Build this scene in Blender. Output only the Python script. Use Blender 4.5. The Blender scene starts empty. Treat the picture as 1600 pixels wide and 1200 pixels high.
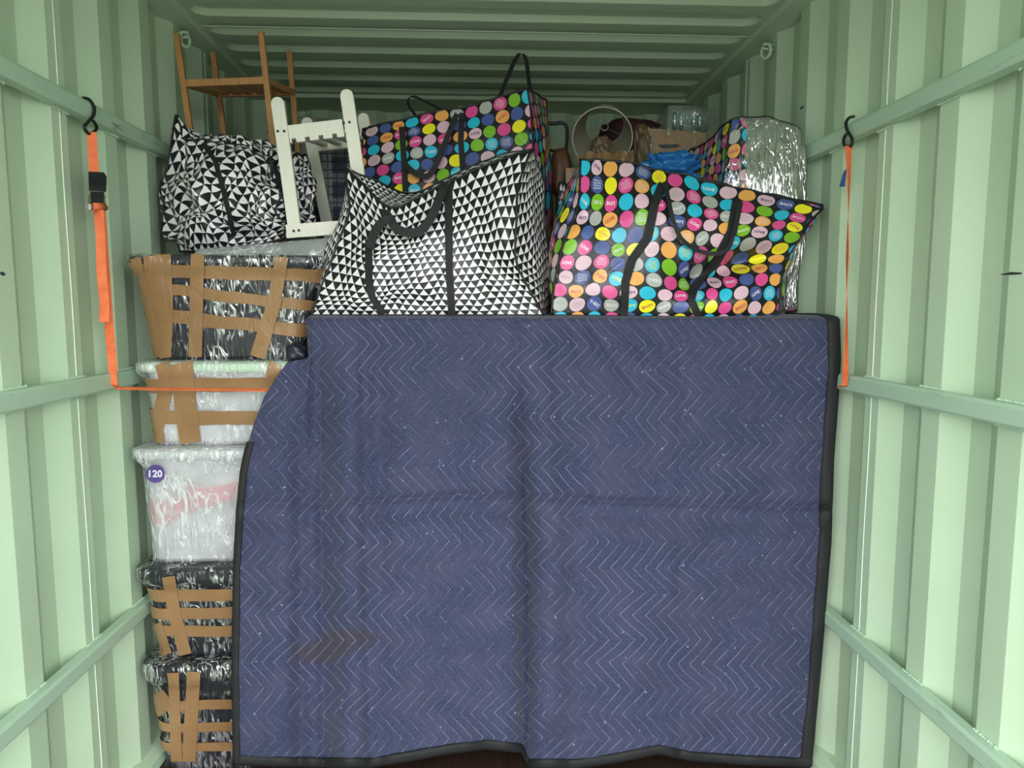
import bpy, bmesh, math, random
import numpy as np
from mathutils import Vector, Matrix, noise
from mathutils.bvhtree import BVHTree
random.seed(7)
C = bpy.context.scene.collection
PI = math.pi
def nvec(q):      # repeatable vector noise
    return Vector((noise.noise(q+Vector((9.3, 0, 1.7))), noise.noise(q), noise.noise(q+Vector((6.3, 2.1, -4.4)))))*1.25

# ------------------------------------------------------------------ camera, light, exposure
FPX = 1109.0
YAW = math.atan(55/FPX); PITCH = math.atan(117/FPX); CX = -0.02; CZ = 1.58
cam_d = bpy.data.cameras.new('camera'); cam = bpy.data.objects.new('camera', cam_d); C.objects.link(cam)
cam_d.sensor_width = 36; cam_d.lens = FPX/1600*36; cam_d.clip_start = 0.02
cam.location = (CX, 0, CZ); cam.rotation_euler = (PI/2-PITCH, 0, -YAW)
bpy.context.scene.camera = cam
w = bpy.data.worlds.new('overcast_sky'); bpy.context.scene.world = w; w.use_nodes = True
nt = w.node_tree; nt.nodes.clear()
o = nt.nodes.new('ShaderNodeOutputWorld'); b = nt.nodes.new('ShaderNodeBackground')
tc = nt.nodes.new('ShaderNodeTexCoord'); sp = nt.nodes.new('ShaderNodeSeparateXYZ'); cr = nt.nodes.new('ShaderNodeValToRGB')
mr = nt.nodes.new('ShaderNodeMapRange'); mr.inputs[1].default_value = -1; mr.inputs[2].default_value = 1
nt.links.new(tc.outputs['Generated'], sp.inputs[0]); nt.links.new(sp.outputs['Z'], mr.inputs[0]); nt.links.new(mr.outputs[0], cr.inputs[0])
e = cr.color_ramp.elements
e[0].position = 0.0; e[0].color = (.17, .165, .155, 1); e[1].position = 1.0; e[1].color = (1.0, 1.03, 1.08, 1)
for p_, c_ in ((.40, (.24, .235, .23, 1)), (.49, (.38, .38, .38, 1)), (.52, (1.15, 1.16, 1.18, 1)), (.68, (1.1, 1.12, 1.15, 1))):
    q = e.new(p_); q.color = c_
nt.links.new(cr.outputs[0], b.inputs[0]); b.inputs[1].default_value = 3.0
nt.links.new(b.outputs[0], o.inputs[0])
vs = bpy.context.scene.view_settings
bpy.context.scene.display_settings.display_device = 'sRGB'
vs.view_transform = 'Standard'; vs.look = 'None'; vs.gamma = 1; vs.use_curve_mapping = False; vs.exposure = 1.02

# ------------------------------------------------------------------ pixel -> place helpers
_cx, _sx, _cp, _sp = math.cos(YAW), math.sin(YAW), math.cos(PITCH), math.sin(PITCH)
def ray(px, py):
    x = (px-800)/FPX; u = (600-py)/FPX
    F = _cp+u*_sp; U = u*_cp-_sp
    return Vector((x*_cx+F*_sx, F*_cx-x*_sx, U))
def at(px, py, Y):
    r = ray(px, py); return Vector((CX, 0, CZ))+r*(Y/r.y)
def at_x(px, py, X):
    r = ray(px, py); return Vector((CX, 0, CZ))+r*((X-CX)/r.x)
def sstep(a, b_, x):
    t = min(1, max(0, (x-a)/(b_-a))); return t*t*(3-2*t)

# ------------------------------------------------------------------ materials
class NT:
    def __init__(s, name):
        s.m = bpy.data.materials.new(name); s.m.use_nodes = True; s.t = s.m.node_tree; s.t.nodes.clear()
        s.out = s.t.nodes.new('ShaderNodeOutputMaterial')
    def n(s, kind, ins=None, **kw):
        x = s.t.nodes.new('ShaderNode'+kind)
        for k, v in kw.items(): setattr(x, k, v)
        for k, v in (ins or {}).items(): s.put(x.inputs[k], v)
        return x
    def put(s, sock, v):
        if isinstance(v, bpy.types.NodeSocket): s.t.links.new(v, sock)
        elif isinstance(v, bpy.types.Node): s.t.links.new(v.outputs[0], sock)
        else:
            if isinstance(v, (tuple, list)) and len(v) == 3 and sock.type == 'RGBA': v = (*v, 1)
            sock.default_value = v
    def ma(s, op, a, b_=None, c=None):
        i = {0: a}
        if b_ is not None: i[1] = b_
        if c is not None: i[2] = c
        return s.n('Math', i, operation=op).outputs[0]
    def mix(s, f, a, b_):
        x = s.n('Mix', data_type='RGBA'); s.put(x.inputs[0], f); s.put(x.inputs[6], a); s.put(x.inputs[7], b_); return x.outputs[2]
    def ramp(s, f, stops, interp='LINEAR'):
        x = s.n('ValToRGB', {0: f}); x.color_ramp.interpolation = interp
        el = x.color_ramp.elements
        while len(el) < len(stops): el.new(.5)
        for q, (p, c) in zip(el, stops): q.position = p; q.color = (*c, 1) if len(c) == 3 else c
        return x.outputs[0]
    def coord(s, kind='Object', scale=(1, 1, 1), rot=(0, 0, 0)):
        t = s.n('TexCoord'); mp = s.n('Mapping', {0: t.outputs[kind], 2: rot, 3: scale}); return mp.outputs[0]
    def noise(s, vec, scale=5, detail=3, rough=.5, dist=0):
        x = s.n('TexNoise', {'Vector': vec, 'Scale': scale, 'Detail': detail, 'Roughness': rough, 'Distortion': dist}); return x.outputs[0]
    def bump(s, h, strength=.3, dist=.01, nrm=None):
        i = {'Height': h, 'Strength': strength, 'Distance': dist}
        if nrm is not None: i['Normal'] = nrm
        return s.n('Bump', i).outputs[0]
    def bsdf(s, **kw):
        x = s.n('BsdfPrincipled')
        for k, v in kw.items(): s.put(x.inputs[k.replace('_', ' ')], v)
        return x
    def done(s, sh):
        s.put(s.out.inputs[0], sh.outputs[0] if isinstance(sh, bpy.types.Node) else sh); return s.m

def simple(name, col, rough=.5, metal=0, bump=0, bscale=60, var=0, spec=.5):
    k = NT(name); c = k.coord()
    base = col
    if var:
        n_ = k.noise(c, 9, 4, .6); d = tuple(x*(1-var) for x in col); l = tuple(min(1, x*(1+var)) for x in col)
        base = k.ramp(n_, [(.3, d), (.7, l)])
    kw = dict(Base_Color=base, Roughness=rough, Metallic=metal, Specular_IOR_Level=spec)
    if bump: kw['Normal'] = k.bump(k.noise(c, bscale, 3), bump, .003)
    return k.done(k.bsdf(**kw))

M = {}
def paint():
    k = NT('mint_green_paint'); c = k.coord()
    n1 = k.noise(c, 2.2, 4, .6); n2 = k.noise(c, 90, 2, .5)
    dust = k.noise(k.coord(scale=(1, 1, .25)), 14, 4, .7)
    base = k.ramp(n1, [(.3, (.47, .625, .435)), (.7, (.53, .67, .485))])
    base = k.mix(k.ma('MULTIPLY', k.ramp(dust, [(.55, (0, 0, 0)), (.8, (1, 1, 1))]), .25), base, (.55, .60, .50))
    h = k.ma('ADD', k.ma('MULTIPLY', n2, .4), k.ma('MULTIPLY', k.noise(c, 7, 2), 1.2))
    return k.done(k.bsdf(Base_Color=base, Roughness=.42, Normal=k.bump(h, .12, .004), Specular_IOR_Level=.4))
M['paint'] = paint()
def railpaint():
    k = NT('scuffed_green_paint'); c = k.coord()
    n1 = k.noise(k.coord(scale=(1, .15, 1)), 40, 5, .7)
    base = k.ramp(n1, [(0, (.43, .59, .44)), (.62, (.43, .59, .44)), (.69, (.30, .38, .32)), (.74, (.12, .14, .13))])
    return k.done(k.bsdf(Base_Color=base, Roughness=.45, Normal=k.bump(k.noise(c, 25, 3), .25, .004)))
M['rail'] = railpaint()
M['seam'] = simple('pale_sealant', (.72, .85, .72), .5)
M['mark'] = simple('black_scuff', (.02, .035, .035), .6)
def floor_m():
    k = NT('dark_brown_plywood'); c = k.coord(scale=(30, 2, 1)); n1 = k.noise(c, 4, 6, .7)
    base = k.ramp(n1, [(.3, (.018, .009, .007)), (.6, (.045, .024, .018)), (.85, (.11, .075, .055))])
    return k.done(k.bsdf(Base_Color=base, Roughness=.45, Normal=k.bump(n1, .3, .003)))
M['floor'] = floor_m()

def blanket_m():
    k = NT('quilted_navy_fabric')
    t = k.n('TexCoord'); uv = t.outputs['UV']
    wv = k.n('TexNoise', {'Vector': uv, 'Scale': 5.0, 'Detail': 1.0})
    sep = k.n('SeparateXYZ', {0: uv}); sw = k.n('SeparateXYZ', {0: wv.outputs['Color']})
    U = k.ma('ADD', sep.outputs[0], k.ma('MULTIPLY', k.ma('SUBTRACT', sw.outputs[0], .5), .038))
    V = k.ma('ADD', sep.outputs[1], k.ma('MULTIPLY', k.ma('SUBTRACT', sw.outputs[1], .5), .028))
    zz = k.ma('MULTIPLY', k.ma('PINGPONG', V, .078), .92)
    f = k.ma('DIVIDE', k.ma('ADD', U, zz), .0365)
    d = k.ma('ABSOLUTE', k.ma('SUBTRACT', k.ma('FRACT', f), .5))          # .5 at the stitch line
    line = k.ma('GREATER_THAN', d, .468)
    wear = k.n('TexNoise', {'Vector': uv, 'Scale': 26.0, 'Detail': 3.0, 'Roughness': .7}).outputs[0]
    big = k.n('TexNoise', {'Vector': uv, 'Scale': 3.2, 'Detail': 2.0}).outputs[0]
    thr = k.ma('MULTIPLY', line, k.ramp(k.ma('ADD', wear, k.ma('MULTIPLY', k.ma('SUBTRACT', big, .5), .6)), [(.36, (.12, .12, .12)), (.60, (1, 1, 1))]))
    fine = k.n('TexNoise', {'Vector': uv, 'Scale': 130.0, 'Detail': 4.0, 'Roughness': .75}).outputs[0]
    blot = k.n('TexNoise', {'Vector': uv, 'Scale': 7.0, 'Detail': 5.0, 'Roughness': .65}).outputs[0]
    base = k.ramp(fine, [(.28, (.019, .024, .060)), (.55, (.044, .053, .108)), (.8, (.085, .092, .155))])
    base = k.mix(k.ramp(blot, [(.42, (0, 0, 0)), (.72, (.8, .8, .8))]), base, (.068, .064, .118))
    # brown stain near the lower left and lint specks
    mp = k.n('Mapping', {0: uv, 1: (-1.075*2.6, 1.0*0, 0)})
    su = k.ma('DIVIDE', k.ma('ADD', k.ma('SUBTRACT', sep.outputs[0], 1.055), k.ma('MULTIPLY', k.ma('SUBTRACT', wear, .5), .12)), .15)
    sv = k.ma('DIVIDE', k.ma('ADD', k.ma('SUBTRACT', sep.outputs[1], -2.05), k.ma('MULTIPLY', k.ma('SUBTRACT', blot, .5), .10)), .055)
    sh_ = k.ma('ADD', sv, k.ma('MULTIPLY', su, -.6))
    r2 = k.ma('ADD', k.ma('MULTIPLY', su, su), k.ma('MULTIPLY', sh_, sh_))
    base = k.mix(k.ramp(r2, [(.45, (.75, .75, .75)), (1.0, (0, 0, 0))]), base, (.050, .040, .055))
    vo = k.n('TexVoronoi', {'Vector': uv, 'Scale': 22.0, 'Randomness': 1.0}).outputs[0]
    spk = k.ma('MULTIPLY', k.ma('LESS_THAN', vo, k.ma('MULTIPLY', wear, .13)), .55)
    vo2 = k.n('TexVoronoi', {'Vector': uv, 'Scale': 5.0}).outputs[0]
    pat = k.ma('MULTIPLY', k.ma('LESS_THAN', k.ma('ADD', vo2, k.ma('MULTIPLY', fine, .12)), .12), .35)
    base = k.mix(spk, base, (.34, .40, .50))
    base = k.mix(k.ma('MULTIPLY', thr, .52), base, (.40, .42, .58))
    quilt = k.ma('SUBTRACT', 1, k.ma('POWER', k.ma('MULTIPLY', d, 2), 5))
    cr_ = k.n('TexNoise', {'Vector': k.n('Mapping', {0: uv, 3: (1.0, .8, 1)}).outputs[0], 'Scale': 30.0, 'Detail': 4.0, 'Roughness': .6, 'Distortion': .6}).outputs[0]
    h = k.ma('ADD', k.ma('MULTIPLY', quilt, .9), k.ma('MULTIPLY', cr_, 1.5))
    nb = k.bump(h, .65, .005)
    nb = k.bump(fine, .25, .0015, nb)
    return k.done(k.bsdf(Base_Color=base, Roughness=.82, Normal=nb, Sheen_Weight=.12, Specular_IOR_Level=.25))
M['blanket'] = blanket_m()
M['binding'] = simple('black_binding_tape', (.012, .013, .014), .75, bump=.4, bscale=220)

def crease_h(k, s=1.0):
    c = k.coord()
    a = k.n('TexNoise', {'Vector': c, 'Scale': 11*s, 'Detail': 3.0, 'Roughness': .5, 'Distortion': .9}).outputs[0]
    return k.ma('ABSOLUTE', k.ma('SUBTRACT', a, .5))
def tri_m():
    k = NT('triangle_print_vinyl')
    sep = k.n('SeparateXYZ', {0: k.n('TexCoord').outputs['UV']})
    tv = k.ma('DIVIDE', sep.outputs[1], .0262); row = k.ma('FLOOR', tv); fv = k.ma('FRACT', tv)
    tu = k.ma('ADD', k.ma('DIVIDE', sep.outputs[0], .0325), k.ma('MULTIPLY', row, .5))
    du = k.ma('ABSOLUTE', k.ma('SUBTRACT', k.ma('FRACT', tu), .5))
    up = k.ma('LESS_THAN', du, k.ma('MULTIPLY', k.ma('SUBTRACT', .97, fv), .5))
    up = k.ma('MULTIPLY', up, k.ma('GREATER_THAN', fv, .04))
    # hairline grey grid through the black triangles
    dd = k.ma('ABSOLUTE', k.ma('SUBTRACT', du, k.ma('MULTIPLY', k.ma('SUBTRACT', 1.0, fv), .5)))
    ln = k.ma('LESS_THAN', dd, .018)
    base = k.mix(up, (.008, .008, .010), (.80, .80, .80))
    base = k.mix(k.ma('MULTIPLY', ln, .35), base, (.35, .35, .37))
    return k.done(k.bsdf(Base_Color=base, Roughness=.33, Normal=k.bump(crease_h(k), .5, .012), Specular_IOR_Level=.45))
M['tri'] = tri_m()
def vinyl(name, col, rough=.3):
    k = NT(name)
    return k.done(k.bsdf(Base_Color=col, Roughness=rough, Normal=k.bump(crease_h(k, .8), .45, .012), Specular_IOR_Level=.5))
M['dot_black'] = vinyl('black_vinyl', (.010, .010, .013))
DOTS = {'cyan': (.025, .48, .66), 'lilac': (.72, .48, .56), 'orange': (.85, .40, .10), 'pink': (.72, .075, .28),
        'navy': (.065, .10, .30), 'yellow': (.86, .80, .02), 'green': (.20, .48, .02), 'grey': (.42, .43, .40)}
for n_, c_ in DOTS.items(): M['dot_'+n_] = vinyl(n_+'_print', c_)
M['ink_white'] = vinyl('white_ink', (.82, .82, .82)); M['ink_yellow'] = vinyl('yellow_ink', (.85, .85, .05)); M['ink_red'] = vinyl('red_ink', (.60, .03, .08))
M['ink_navy'] = vinyl('navy_ink', (.05, .04, .18))
M['webbing'] = simple('black_webbing', (.010, .010, .011), .7, bump=.5, bscale=300)
M['piping'] = simple('black_piping', (.008, .008, .009), .5)
def orange():
    k = NT('orange_webbing'); c = k.coord(); wv = k.n('TexWave', {'Vector': c, 'Scale': 150.0, 'Distortion': 1.0}, bands_direction='Z').outputs[1]
    base = k.ramp(k.noise(c, 30, 4, .6), [(.3, (.80, .145, .045)), (.7, (.93, .235, .085))])
    return k.done(k.bsdf(Base_Color=base, Roughness=.7, Normal=k.bump(wv, .3, .001)))
M['orange'] = orange()
M['black_plastic'] = simple('black_plastic', (.012, .014, .015), .4, bump=.1)
M['hook'] = simple('black_coated_steel', (.008, .009, .009), .3)
M['zinc'] = simple('zinc_steel', (.45, .42, .36), .35, metal=.9, bump=.2)
M['blue_label'] = simple('blue_label', (.03, .12, .40), .5)

def film(name, lo=.06, hi=.85, scale=(22, 22, 5), rot=(0, .3, 0), tint=(.95, .96, .98), thin=9.0, cover=.5, rough=.18, df=.30, dcol=(.85, .86, .87)):
    k = NT(name)
    def ridge(sc, rt, w_, dist):
        a = k.n('TexNoise', {'Vector': k.coord(scale=sc, rot=rt), 'Scale': 2.6, 'Detail': 1.2, 'Roughness': .5, 'Distortion': dist}).outputs[0]
        return k.ma('MAXIMUM', k.ma('SUBTRACT', 1, k.ma('MULTIPLY', k.ma('ABSOLUTE', k.ma('SUBTRACT', a, .5)), w_)), 0), a
    r1, a1 = ridge(scale, rot, thin*1.4, .6)
    r2, a2 = ridge((scale[0]*.8, scale[1]*.8, scale[2]*.8), (0, -rot[1]*2.5-.25, 0), thin*2.0, .9)
    m1 = k.ramp(k.noise(k.coord(), 9, 2), [(.40, (0, 0, 0)), (.58, (1, 1, 1))])
    m2 = k.ramp(k.noise(k.coord(), 13, 2), [(.42, (1, 1, 1)), (.60, (0, 0, 0))])
    h = k.ma('MAXIMUM', k.ma('MULTIPLY', r1, m1), k.ma('MULTIPLY', r2, m2))
    nb = k.bump(k.ma('ADD', k.ma('ADD', a1, a2), k.ma('MULTIPLY', h, .25)), .8, .012)
    fac = k.n('MapRange', {0: h, 1: 1-cover, 2: 1.0, 3: lo, 4: hi}).outputs[0]
    tr = k.n('BsdfTransparent', {0: (.97, .97, .97)})
    gl = k.n('BsdfGlossy', {'Color': tint, 'Roughness': rough, 'Normal': nb})
    d = k.n('BsdfDiffuse', {'Color': dcol, 'Normal': nb})
    s1 = k.n('MixShader', {0: df, 1: gl, 2: d})
    return k.done(k.n('MixShader', {0: fac, 1: tr, 2: s1}))
M['film'] = film('cling_film', .035, .95, (20, 20, 4.6), thin=6.5, cover=.75, rough=.16, df=.22)
M['film_white'] = film('cling_film_milky', .14, .85, (18, 18, 3.5), (0, .7, 0), thin=6.5, cover=.8, df=.80, dcol=(.93, .94, .95))
M['film_dense'] = film('cling_film_dense', .84, .98, (28, 28, 3.5), (0, .12, 0), tint=(.85, .85, .84), thin=6, cover=.9, rough=.16, df=.25, dcol=(.36, .36, .35))
def tape():
    k = NT('brown_packing_tape'); c = k.coord(scale=(1, 1, .5)); n1 = k.noise(c, 22, 3, .6, 1.0); n2 = k.noise(k.coord(), 5, 3)
    base = k.ramp(n2, [(.3, (.27, .150, .065)), (.7, (.37, .215, .100))])
    return k.done(k.bsdf(Base_Color=base, Roughness=.2, Normal=k.bump(k.ma('ABSOLUTE', k.ma('SUBTRACT', n1, .5)), .7, .008), Specular_IOR_Level=.6, Alpha=.93))
M['tape'] = tape()
def boxm(name, c1, c2, band=None, rough=.4):
    k = NT(name); c = k.coord(scale=(1, 1, 2)); n1 = k.noise(c, 5, 3, .6, .5)
    base = k.ramp(n1, [(.35, c1), (.65, c2)])
    if band:   # cloth showing through the plastic
        sp_ = k.n('SeparateXYZ', {0: k.coord()}); n2 = k.noise(k.coord(scale=(.7, .7, 2)), 9, 3, .6, .4)
        q = k.ma('SUBTRACT', sp_.outputs[2], k.ma('ADD', k.ma('MULTIPLY', k.ma('ADD', sp_.outputs[0], .87), .30), .985))
        q = k.ma('ABSOLUTE', k.ma('ADD', q, k.ma('MULTIPLY', k.ma('SUBTRACT', n2, .5), .12)))
        base = k.mix(k.ramp(k.ma('MULTIPLY', q, 10), [(.20, (1, 1, 1)), (.5, (0, 0, 0))]), base, band)
    return k.done(k.bsdf(Base_Color=base, Roughness=rough))
M['box_black'] = boxm('black_box_plastic', (.006, .006, .009), (.018, .020, .028))
M['box_clear'] = boxm('frosted_box_plastic', (.42, .44, .45), (.60, .62, .63))
M['box_pink'] = boxm('frosted_box_plastic_with_laundry', (.40, .42, .42), (.66, .67, .68), (.58, .33, .35))
M['lid_green'] = simple('pale_green_lid_plastic', (.45, .66, .47), .35)
M['lid_clear'] = simple('frosted_lid_plastic', (.50, .54, .54), .3)
M['lid_black'] = simple('black_lid_plastic', (.012, .014, .020), .3)
M['purple'] = simple('purple_sticker', (.12, .075, .30), .4)
M['white_ink2'] = simple('white_sticker_ink', (.80, .80, .85), .4)
def wood(name, a, b_, sc=(40, 40, 3)):
    k = NT(name); n1 = k.noise(k.coord(scale=sc), 2.5, 4, .6, .4)
    return k.done(k.bsdf(Base_Color=k.ramp(n1, [(.3, a), (.7, b_)]), Roughness=.42, Normal=k.bump(n1, .15, .002)))
M['bamboo'] = wood('bamboo', (.36, .165, .055), (.52, .27, .10))
M['white_wood'] = wood('cream_painted_wood', (.74, .73, .62), (.78, .77, .66))
M['screw'] = simple('dark_screw', (.03, .025, .02), .4, metal=.6)
M['kraft'] = wood('kraft_cardboard', (.27, .165, .075), (.34, .215, .105), (3, 3, 30))
M['kraft_dark'] = wood('brown_kraft_paper', (.11, .075, .035), (.17, .115, .055), (9, 9, 9))
M['maroon'] = simple('maroon_fabric', (.05, .012, .012), .6)
M['shade'] = simple('cream_lampshade_fabric', (.36, .33, .25), .8, bump=.2, bscale=200)
M['rim'] = simple('cream_rim_tape', (.55, .52, .43), .6)
M['wire'] = simple('grey_wire', (.40, .40, .38), .35, metal=.5)
M['blue_bag'] = simple('blue_plastic', (.02, .17, .48), .3, bump=.6, bscale=25)
M['rattan'] = simple('dark_brown_leather', (.11, .05, .02), .5, bump=.5, bscale=40)
M['grey_wrap'] = simple('grey_padded_fabric', (.28, .30, .30), .5, var=.2)
M['white_wrap'] = simple('pale_grey_plastic', (.36, .37, .34), .4, var=.2)
M['crumple'] = simple('black_nylon', (.012, .014, .025), .4, bump=.8, bscale=30)
def plaid():
    k = NT('plaid_fabric'); sep = k.n('SeparateXYZ', {0: k.coord()})
    def bands(s, per, w_):
        return k.ma('LESS_THAN', k.ma('FRACT', k.ma('DIVIDE', s, per)), w_)
    a = bands(k.ma('ADD', sep.outputs[0], .02), .105, .38); b2 = bands(sep.outputs[0], .035, .15)
    d = bands(sep.outputs[2], .10, .35); e2 = bands(sep.outputs[2], .033, .2)
    base = k.mix(k.ma('MULTIPLY', a, .55), (.035, .055, .10), (.62, .62, .62))
    base = k.mix(k.ma('MULTIPLY', d, .45), base, (.40, .42, .46))
    base = k.mix(k.ma('MULTIPLY', k.ma('MAXIMUM', b2, e2), .7), base, (.008, .010, .02))
    return k.done(k.bsdf(Base_Color=base, Roughness=.6))
M['plaid'] = plaid()

# ------------------------------------------------------------------ mesh helpers
def link(name, me, mats, parent=None, loc=None, smooth=False):
    ob = bpy.data.objects.new(name, me); C.objects.link(ob)
    for m in (mats if isinstance(mats, (list, tuple)) else [mats]): me.materials.append(m)
    if smooth: me.polygons.foreach_set('use_smooth', [True]*len(me.polygons))
    if parent is not None:
        ob.parent = parent; ob.matrix_parent_inverse = parent.matrix_world.inverted() if False else Matrix.Translation(-Vector(parent.location))
    return ob
class MB:
    """collects verts / faces / material index / uv, world space"""
    def __init__(s): s.v = []; s.f = []; s.mi = []; s.uv = {}
    def add(s, vs_, fs, mi=0, uvs=None):
        o_ = len(s.v); s.v += [tuple(x) for x in vs_]
        for i, f_ in enumerate(fs):
            if uvs is not None: s.uv[len(s.f)] = [uvs[j] for j in f_]
            s.f.append([j+o_ for j in f_]); s.mi.append(mi)
    def box(s, lo, hi, mi=0):
        x0, y0, z0 = lo; x1, y1, z1 = hi
        s.add([(x0, y0, z0), (x1, y0, z0), (x1, y1, z0), (x0, y1, z0), (x0, y0, z1), (x1, y0, z1), (x1, y1, z1), (x0, y1, z1)],
              [(0, 3, 2, 1), (4, 5, 6, 7), (0, 1, 5, 4), (1, 2, 6, 5), (2, 3, 7, 6), (3, 0, 4, 7)], mi)
    def hexa(s, p, mi=0):   # p: 8 points, bottom 4 ccw then top 4
        s.add(p, [(0, 3, 2, 1), (4, 5, 6, 7), (0, 1, 5, 4), (1, 2, 6, 5), (2, 3, 7, 6), (3, 0, 4, 7)], mi)
    def bar(s, a, b_, wx, wy, up=Vector((0, 1, 0)), mi=0):
        a = Vector(a); b_ = Vector(b_); t = (b_-a).normalized(); n_ = (up-t*up.dot(t)).normalized(); r = t.cross(n_)
        P = []
        for q in (a, b_):
            for i, j in ((-1, -1), (1, -1), (1, 1), (-1, 1)): P.append(q+r*(i*wx/2)+n_*(j*wy/2))
        s.hexa(P, mi)
    def tube(s, pts, r, n=8, closed=False, mi=0):
        pts = [Vector(p) for p in pts]; m = len(pts); V = []; F = []
        ref = None
        for i, p in enumerate(pts):
            a = pts[i-1] if (i or closed) else p; c = pts[(i+1) % m] if (i < m-1 or closed) else p
            t = (c-a).normalized()
            if ref is None: ref = t.orthogonal().normalized()
            ref = (ref-t*ref.dot(t)); ref = ref.normalized() if ref.length > 1e-6 else t.orthogonal().normalized()
            bi = t.cross(ref); rr = r[i] if isinstance(r, (list, tuple)) else r
            for k_ in range(n):
                a_ = 2*PI*k_/n; V.append(p+(ref*math.cos(a_)+bi*math.sin(a_))*rr)
        for i in range(m if closed else m-1):
            for k_ in range(n):
                j = (i+1) % m
                F.append((i*n+k_, i*n+(k_+1) % n, j*n+(k_+1) % n, j*n+k_))
        if not closed: F += [tuple(range(n))[::-1], tuple((m-1)*n+k_ for k_ in range(n))]
        s.add(V, F, mi)
    def ribbon(s, pts, nrms, width, th=.0018, mi=0, side=None):
        pts = [Vector(p) for p in pts]; m = len(pts); V = []
        for i, p in enumerate(pts):
            t = (pts[min(i+1, m-1)]-pts[max(i-1, 0)]).normalized(); n_ = Vector(nrms[i] if isinstance(nrms, list) else nrms)
            sd = Vector(side).normalized() if side is not None else t.cross(n_).normalized()
            n2 = sd.cross(t).normalized(); wd = width[i] if isinstance(width, list) else width
            V += [p-sd*wd/2, p+sd*wd/2, p+sd*wd/2+n2*th, p-sd*wd/2+n2*th]
        F = []
        for i in range(m-1):
            for k_ in range(4): F.append((i*4+k_, (i+1)*4+k_, (i+1)*4+(k_+1) % 4, i*4+(k_+1) % 4))
        F += [(0, 1, 2, 3), tuple((m-1)*4+k_ for k_ in (3, 2, 1, 0))]
        s.add(V, F, mi)
    def grid(s, G, mi=0, uv=None):   # G[t][s] points
        nt_, ns = len(G), len(G[0]); V = [p for r in G for p in r]
        F = [(i*ns+j, i*ns+j+1, (i+1)*ns+j+1, (i+1)*ns+j) for i in range(nt_-1) for j in range(ns-1)]
        s.add(V, F, mi, [u for r in uv for u in r] if uv else None)
    def build(s, name, mats, parent=None, smooth=False, merge=0, bevel=0):
        me = bpy.data.meshes.new(name); 
        org = Vector(parent.location) if parent is not None else Vector((0, 0, 0))
        me.from_pydata(s.v, [], s.f); me.polygons.foreach_set('material_index', s.mi)
        if s.uv:
            L = me.uv_layers.new(name='UVMap')
            for fi, us in s.uv.items():
                p = me.polygons[fi]
                for k_, li in enumerate(p.loop_indices): L.data[li].uv = us[k_]
        bm = bmesh.new(); bm.from_mesh(me)
        if merge: bmesh.ops.remove_doubles(bm, verts=bm.verts, dist=merge)
        if not s.uv: bmesh.ops.recalc_face_normals(bm, faces=bm.faces)
        if bevel: bmesh.ops.bevel(bm, geom=[e_ for e_ in bm.edges if e_.is_manifold and e_.calc_face_angle(0) > .6], offset=bevel, segments=2, affect='EDGES', profile=.6)
        bm.to_mesh(me); bm.free()
        return link(name, me, mats, parent, smooth=smooth)
def tag(o_, label, cat, group=None):
    o_['label'] = label; o_['category'] = cat
    if group: o_['group'] = group
    return o_
def thing(name, loc, label, cat, group=None):
    e_ = bpy.data.objects.new(name, None); C.objects.link(e_); e_.location = loc; e_.empty_display_size = .05
    return tag(e_, label, cat, group)
def struct(o_): o_['kind'] = 'structure'; return o_
def bvh_of(*obs):
    V = []; F = []
    for o_ in obs:
        k_ = len(V); off = Vector(o_.parent.location)*0 if o_.parent else Vector()
        V += [v.co.copy() for v in o_.data.vertices]; F += [[i+k_ for i in p.vertices] for p in o_.data.polygons]
    return BVHTree.FromPolygons(V, F)
def hit(bv, px, py, off=0):
    r = ray(px, py).normalized(); o_ = Vector((CX, 0, CZ)); h_ = bv.ray_cast(o_, r)
    if h_[0] is None: return None, None
    n_ = h_[1] if h_[1].dot(r) < 0 else -h_[1]
    return h_[0]+n_*off, n_
def drape(mb, bv, path, wpx, off=.0015, th=.001, step=6, mi=0, nx=3):
    """a strip of tape / webbing laid on a surface along the path of pixels"""
    P = []
    for (a, b_) in zip(path[:-1], path[1:]):
        d = math.hypot(b_[0]-a[0], b_[1]-a[1]); n_ = max(1, int(d/step))
        for i in range(n_): P.append((a[0]+(b_[0]-a[0])*i/n_, a[1]+(b_[1]-a[1])*i/n_))
    P.append(path[-1][:2]); m = len(P); rows = []; runs = []
    for i, p in enumerate(P):
        q0 = P[max(i-2, 0)]; q1 = P[min(i+2, m-1)]; tx, ty = q1[0]-q0[0], q1[1]-q0[1]; L = math.hypot(tx, ty) or 1
        wd = wpx if not isinstance(wpx, (tuple, list)) else wpx[0]+(wpx[1]-wpx[0])*i/(m-1)
        row = []
        for j in range(nx):
            s_ = (j/(nx-1)-.5)*wd; x, y = p[0]-ty/L*s_, p[1]+tx/L*s_
            for q_ in (1, .85, .7, .5, .3, .1):
                h_, n_ = hit(bv, p[0]-ty/L*s_*q_, p[1]+tx/L*s_*q_, off)
                if h_ is not None: break
            if h_ is None: row = None; break
            row.append(h_)
        if row is None:
            runs.append(rows); rows = []; continue
        if rows and max((a_-b_).length for a_, b_ in zip(row, rows[-1])) > .085:
            runs.append(rows); rows = []
        rows.append(row)
    runs.append(rows); rows = max(runs, key=len)
    if len(rows) > 1: mb.grid(rows, mi)
def addsolid(o_, th):
    m = o_.modifiers.new('thickness', 'SOLIDIFY'); m.thickness = th; m.offset = 0; q = o_.modifiers.new('crisp_edges', 'EDGE_SPLIT'); q.split_angle = .9; return o_

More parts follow.
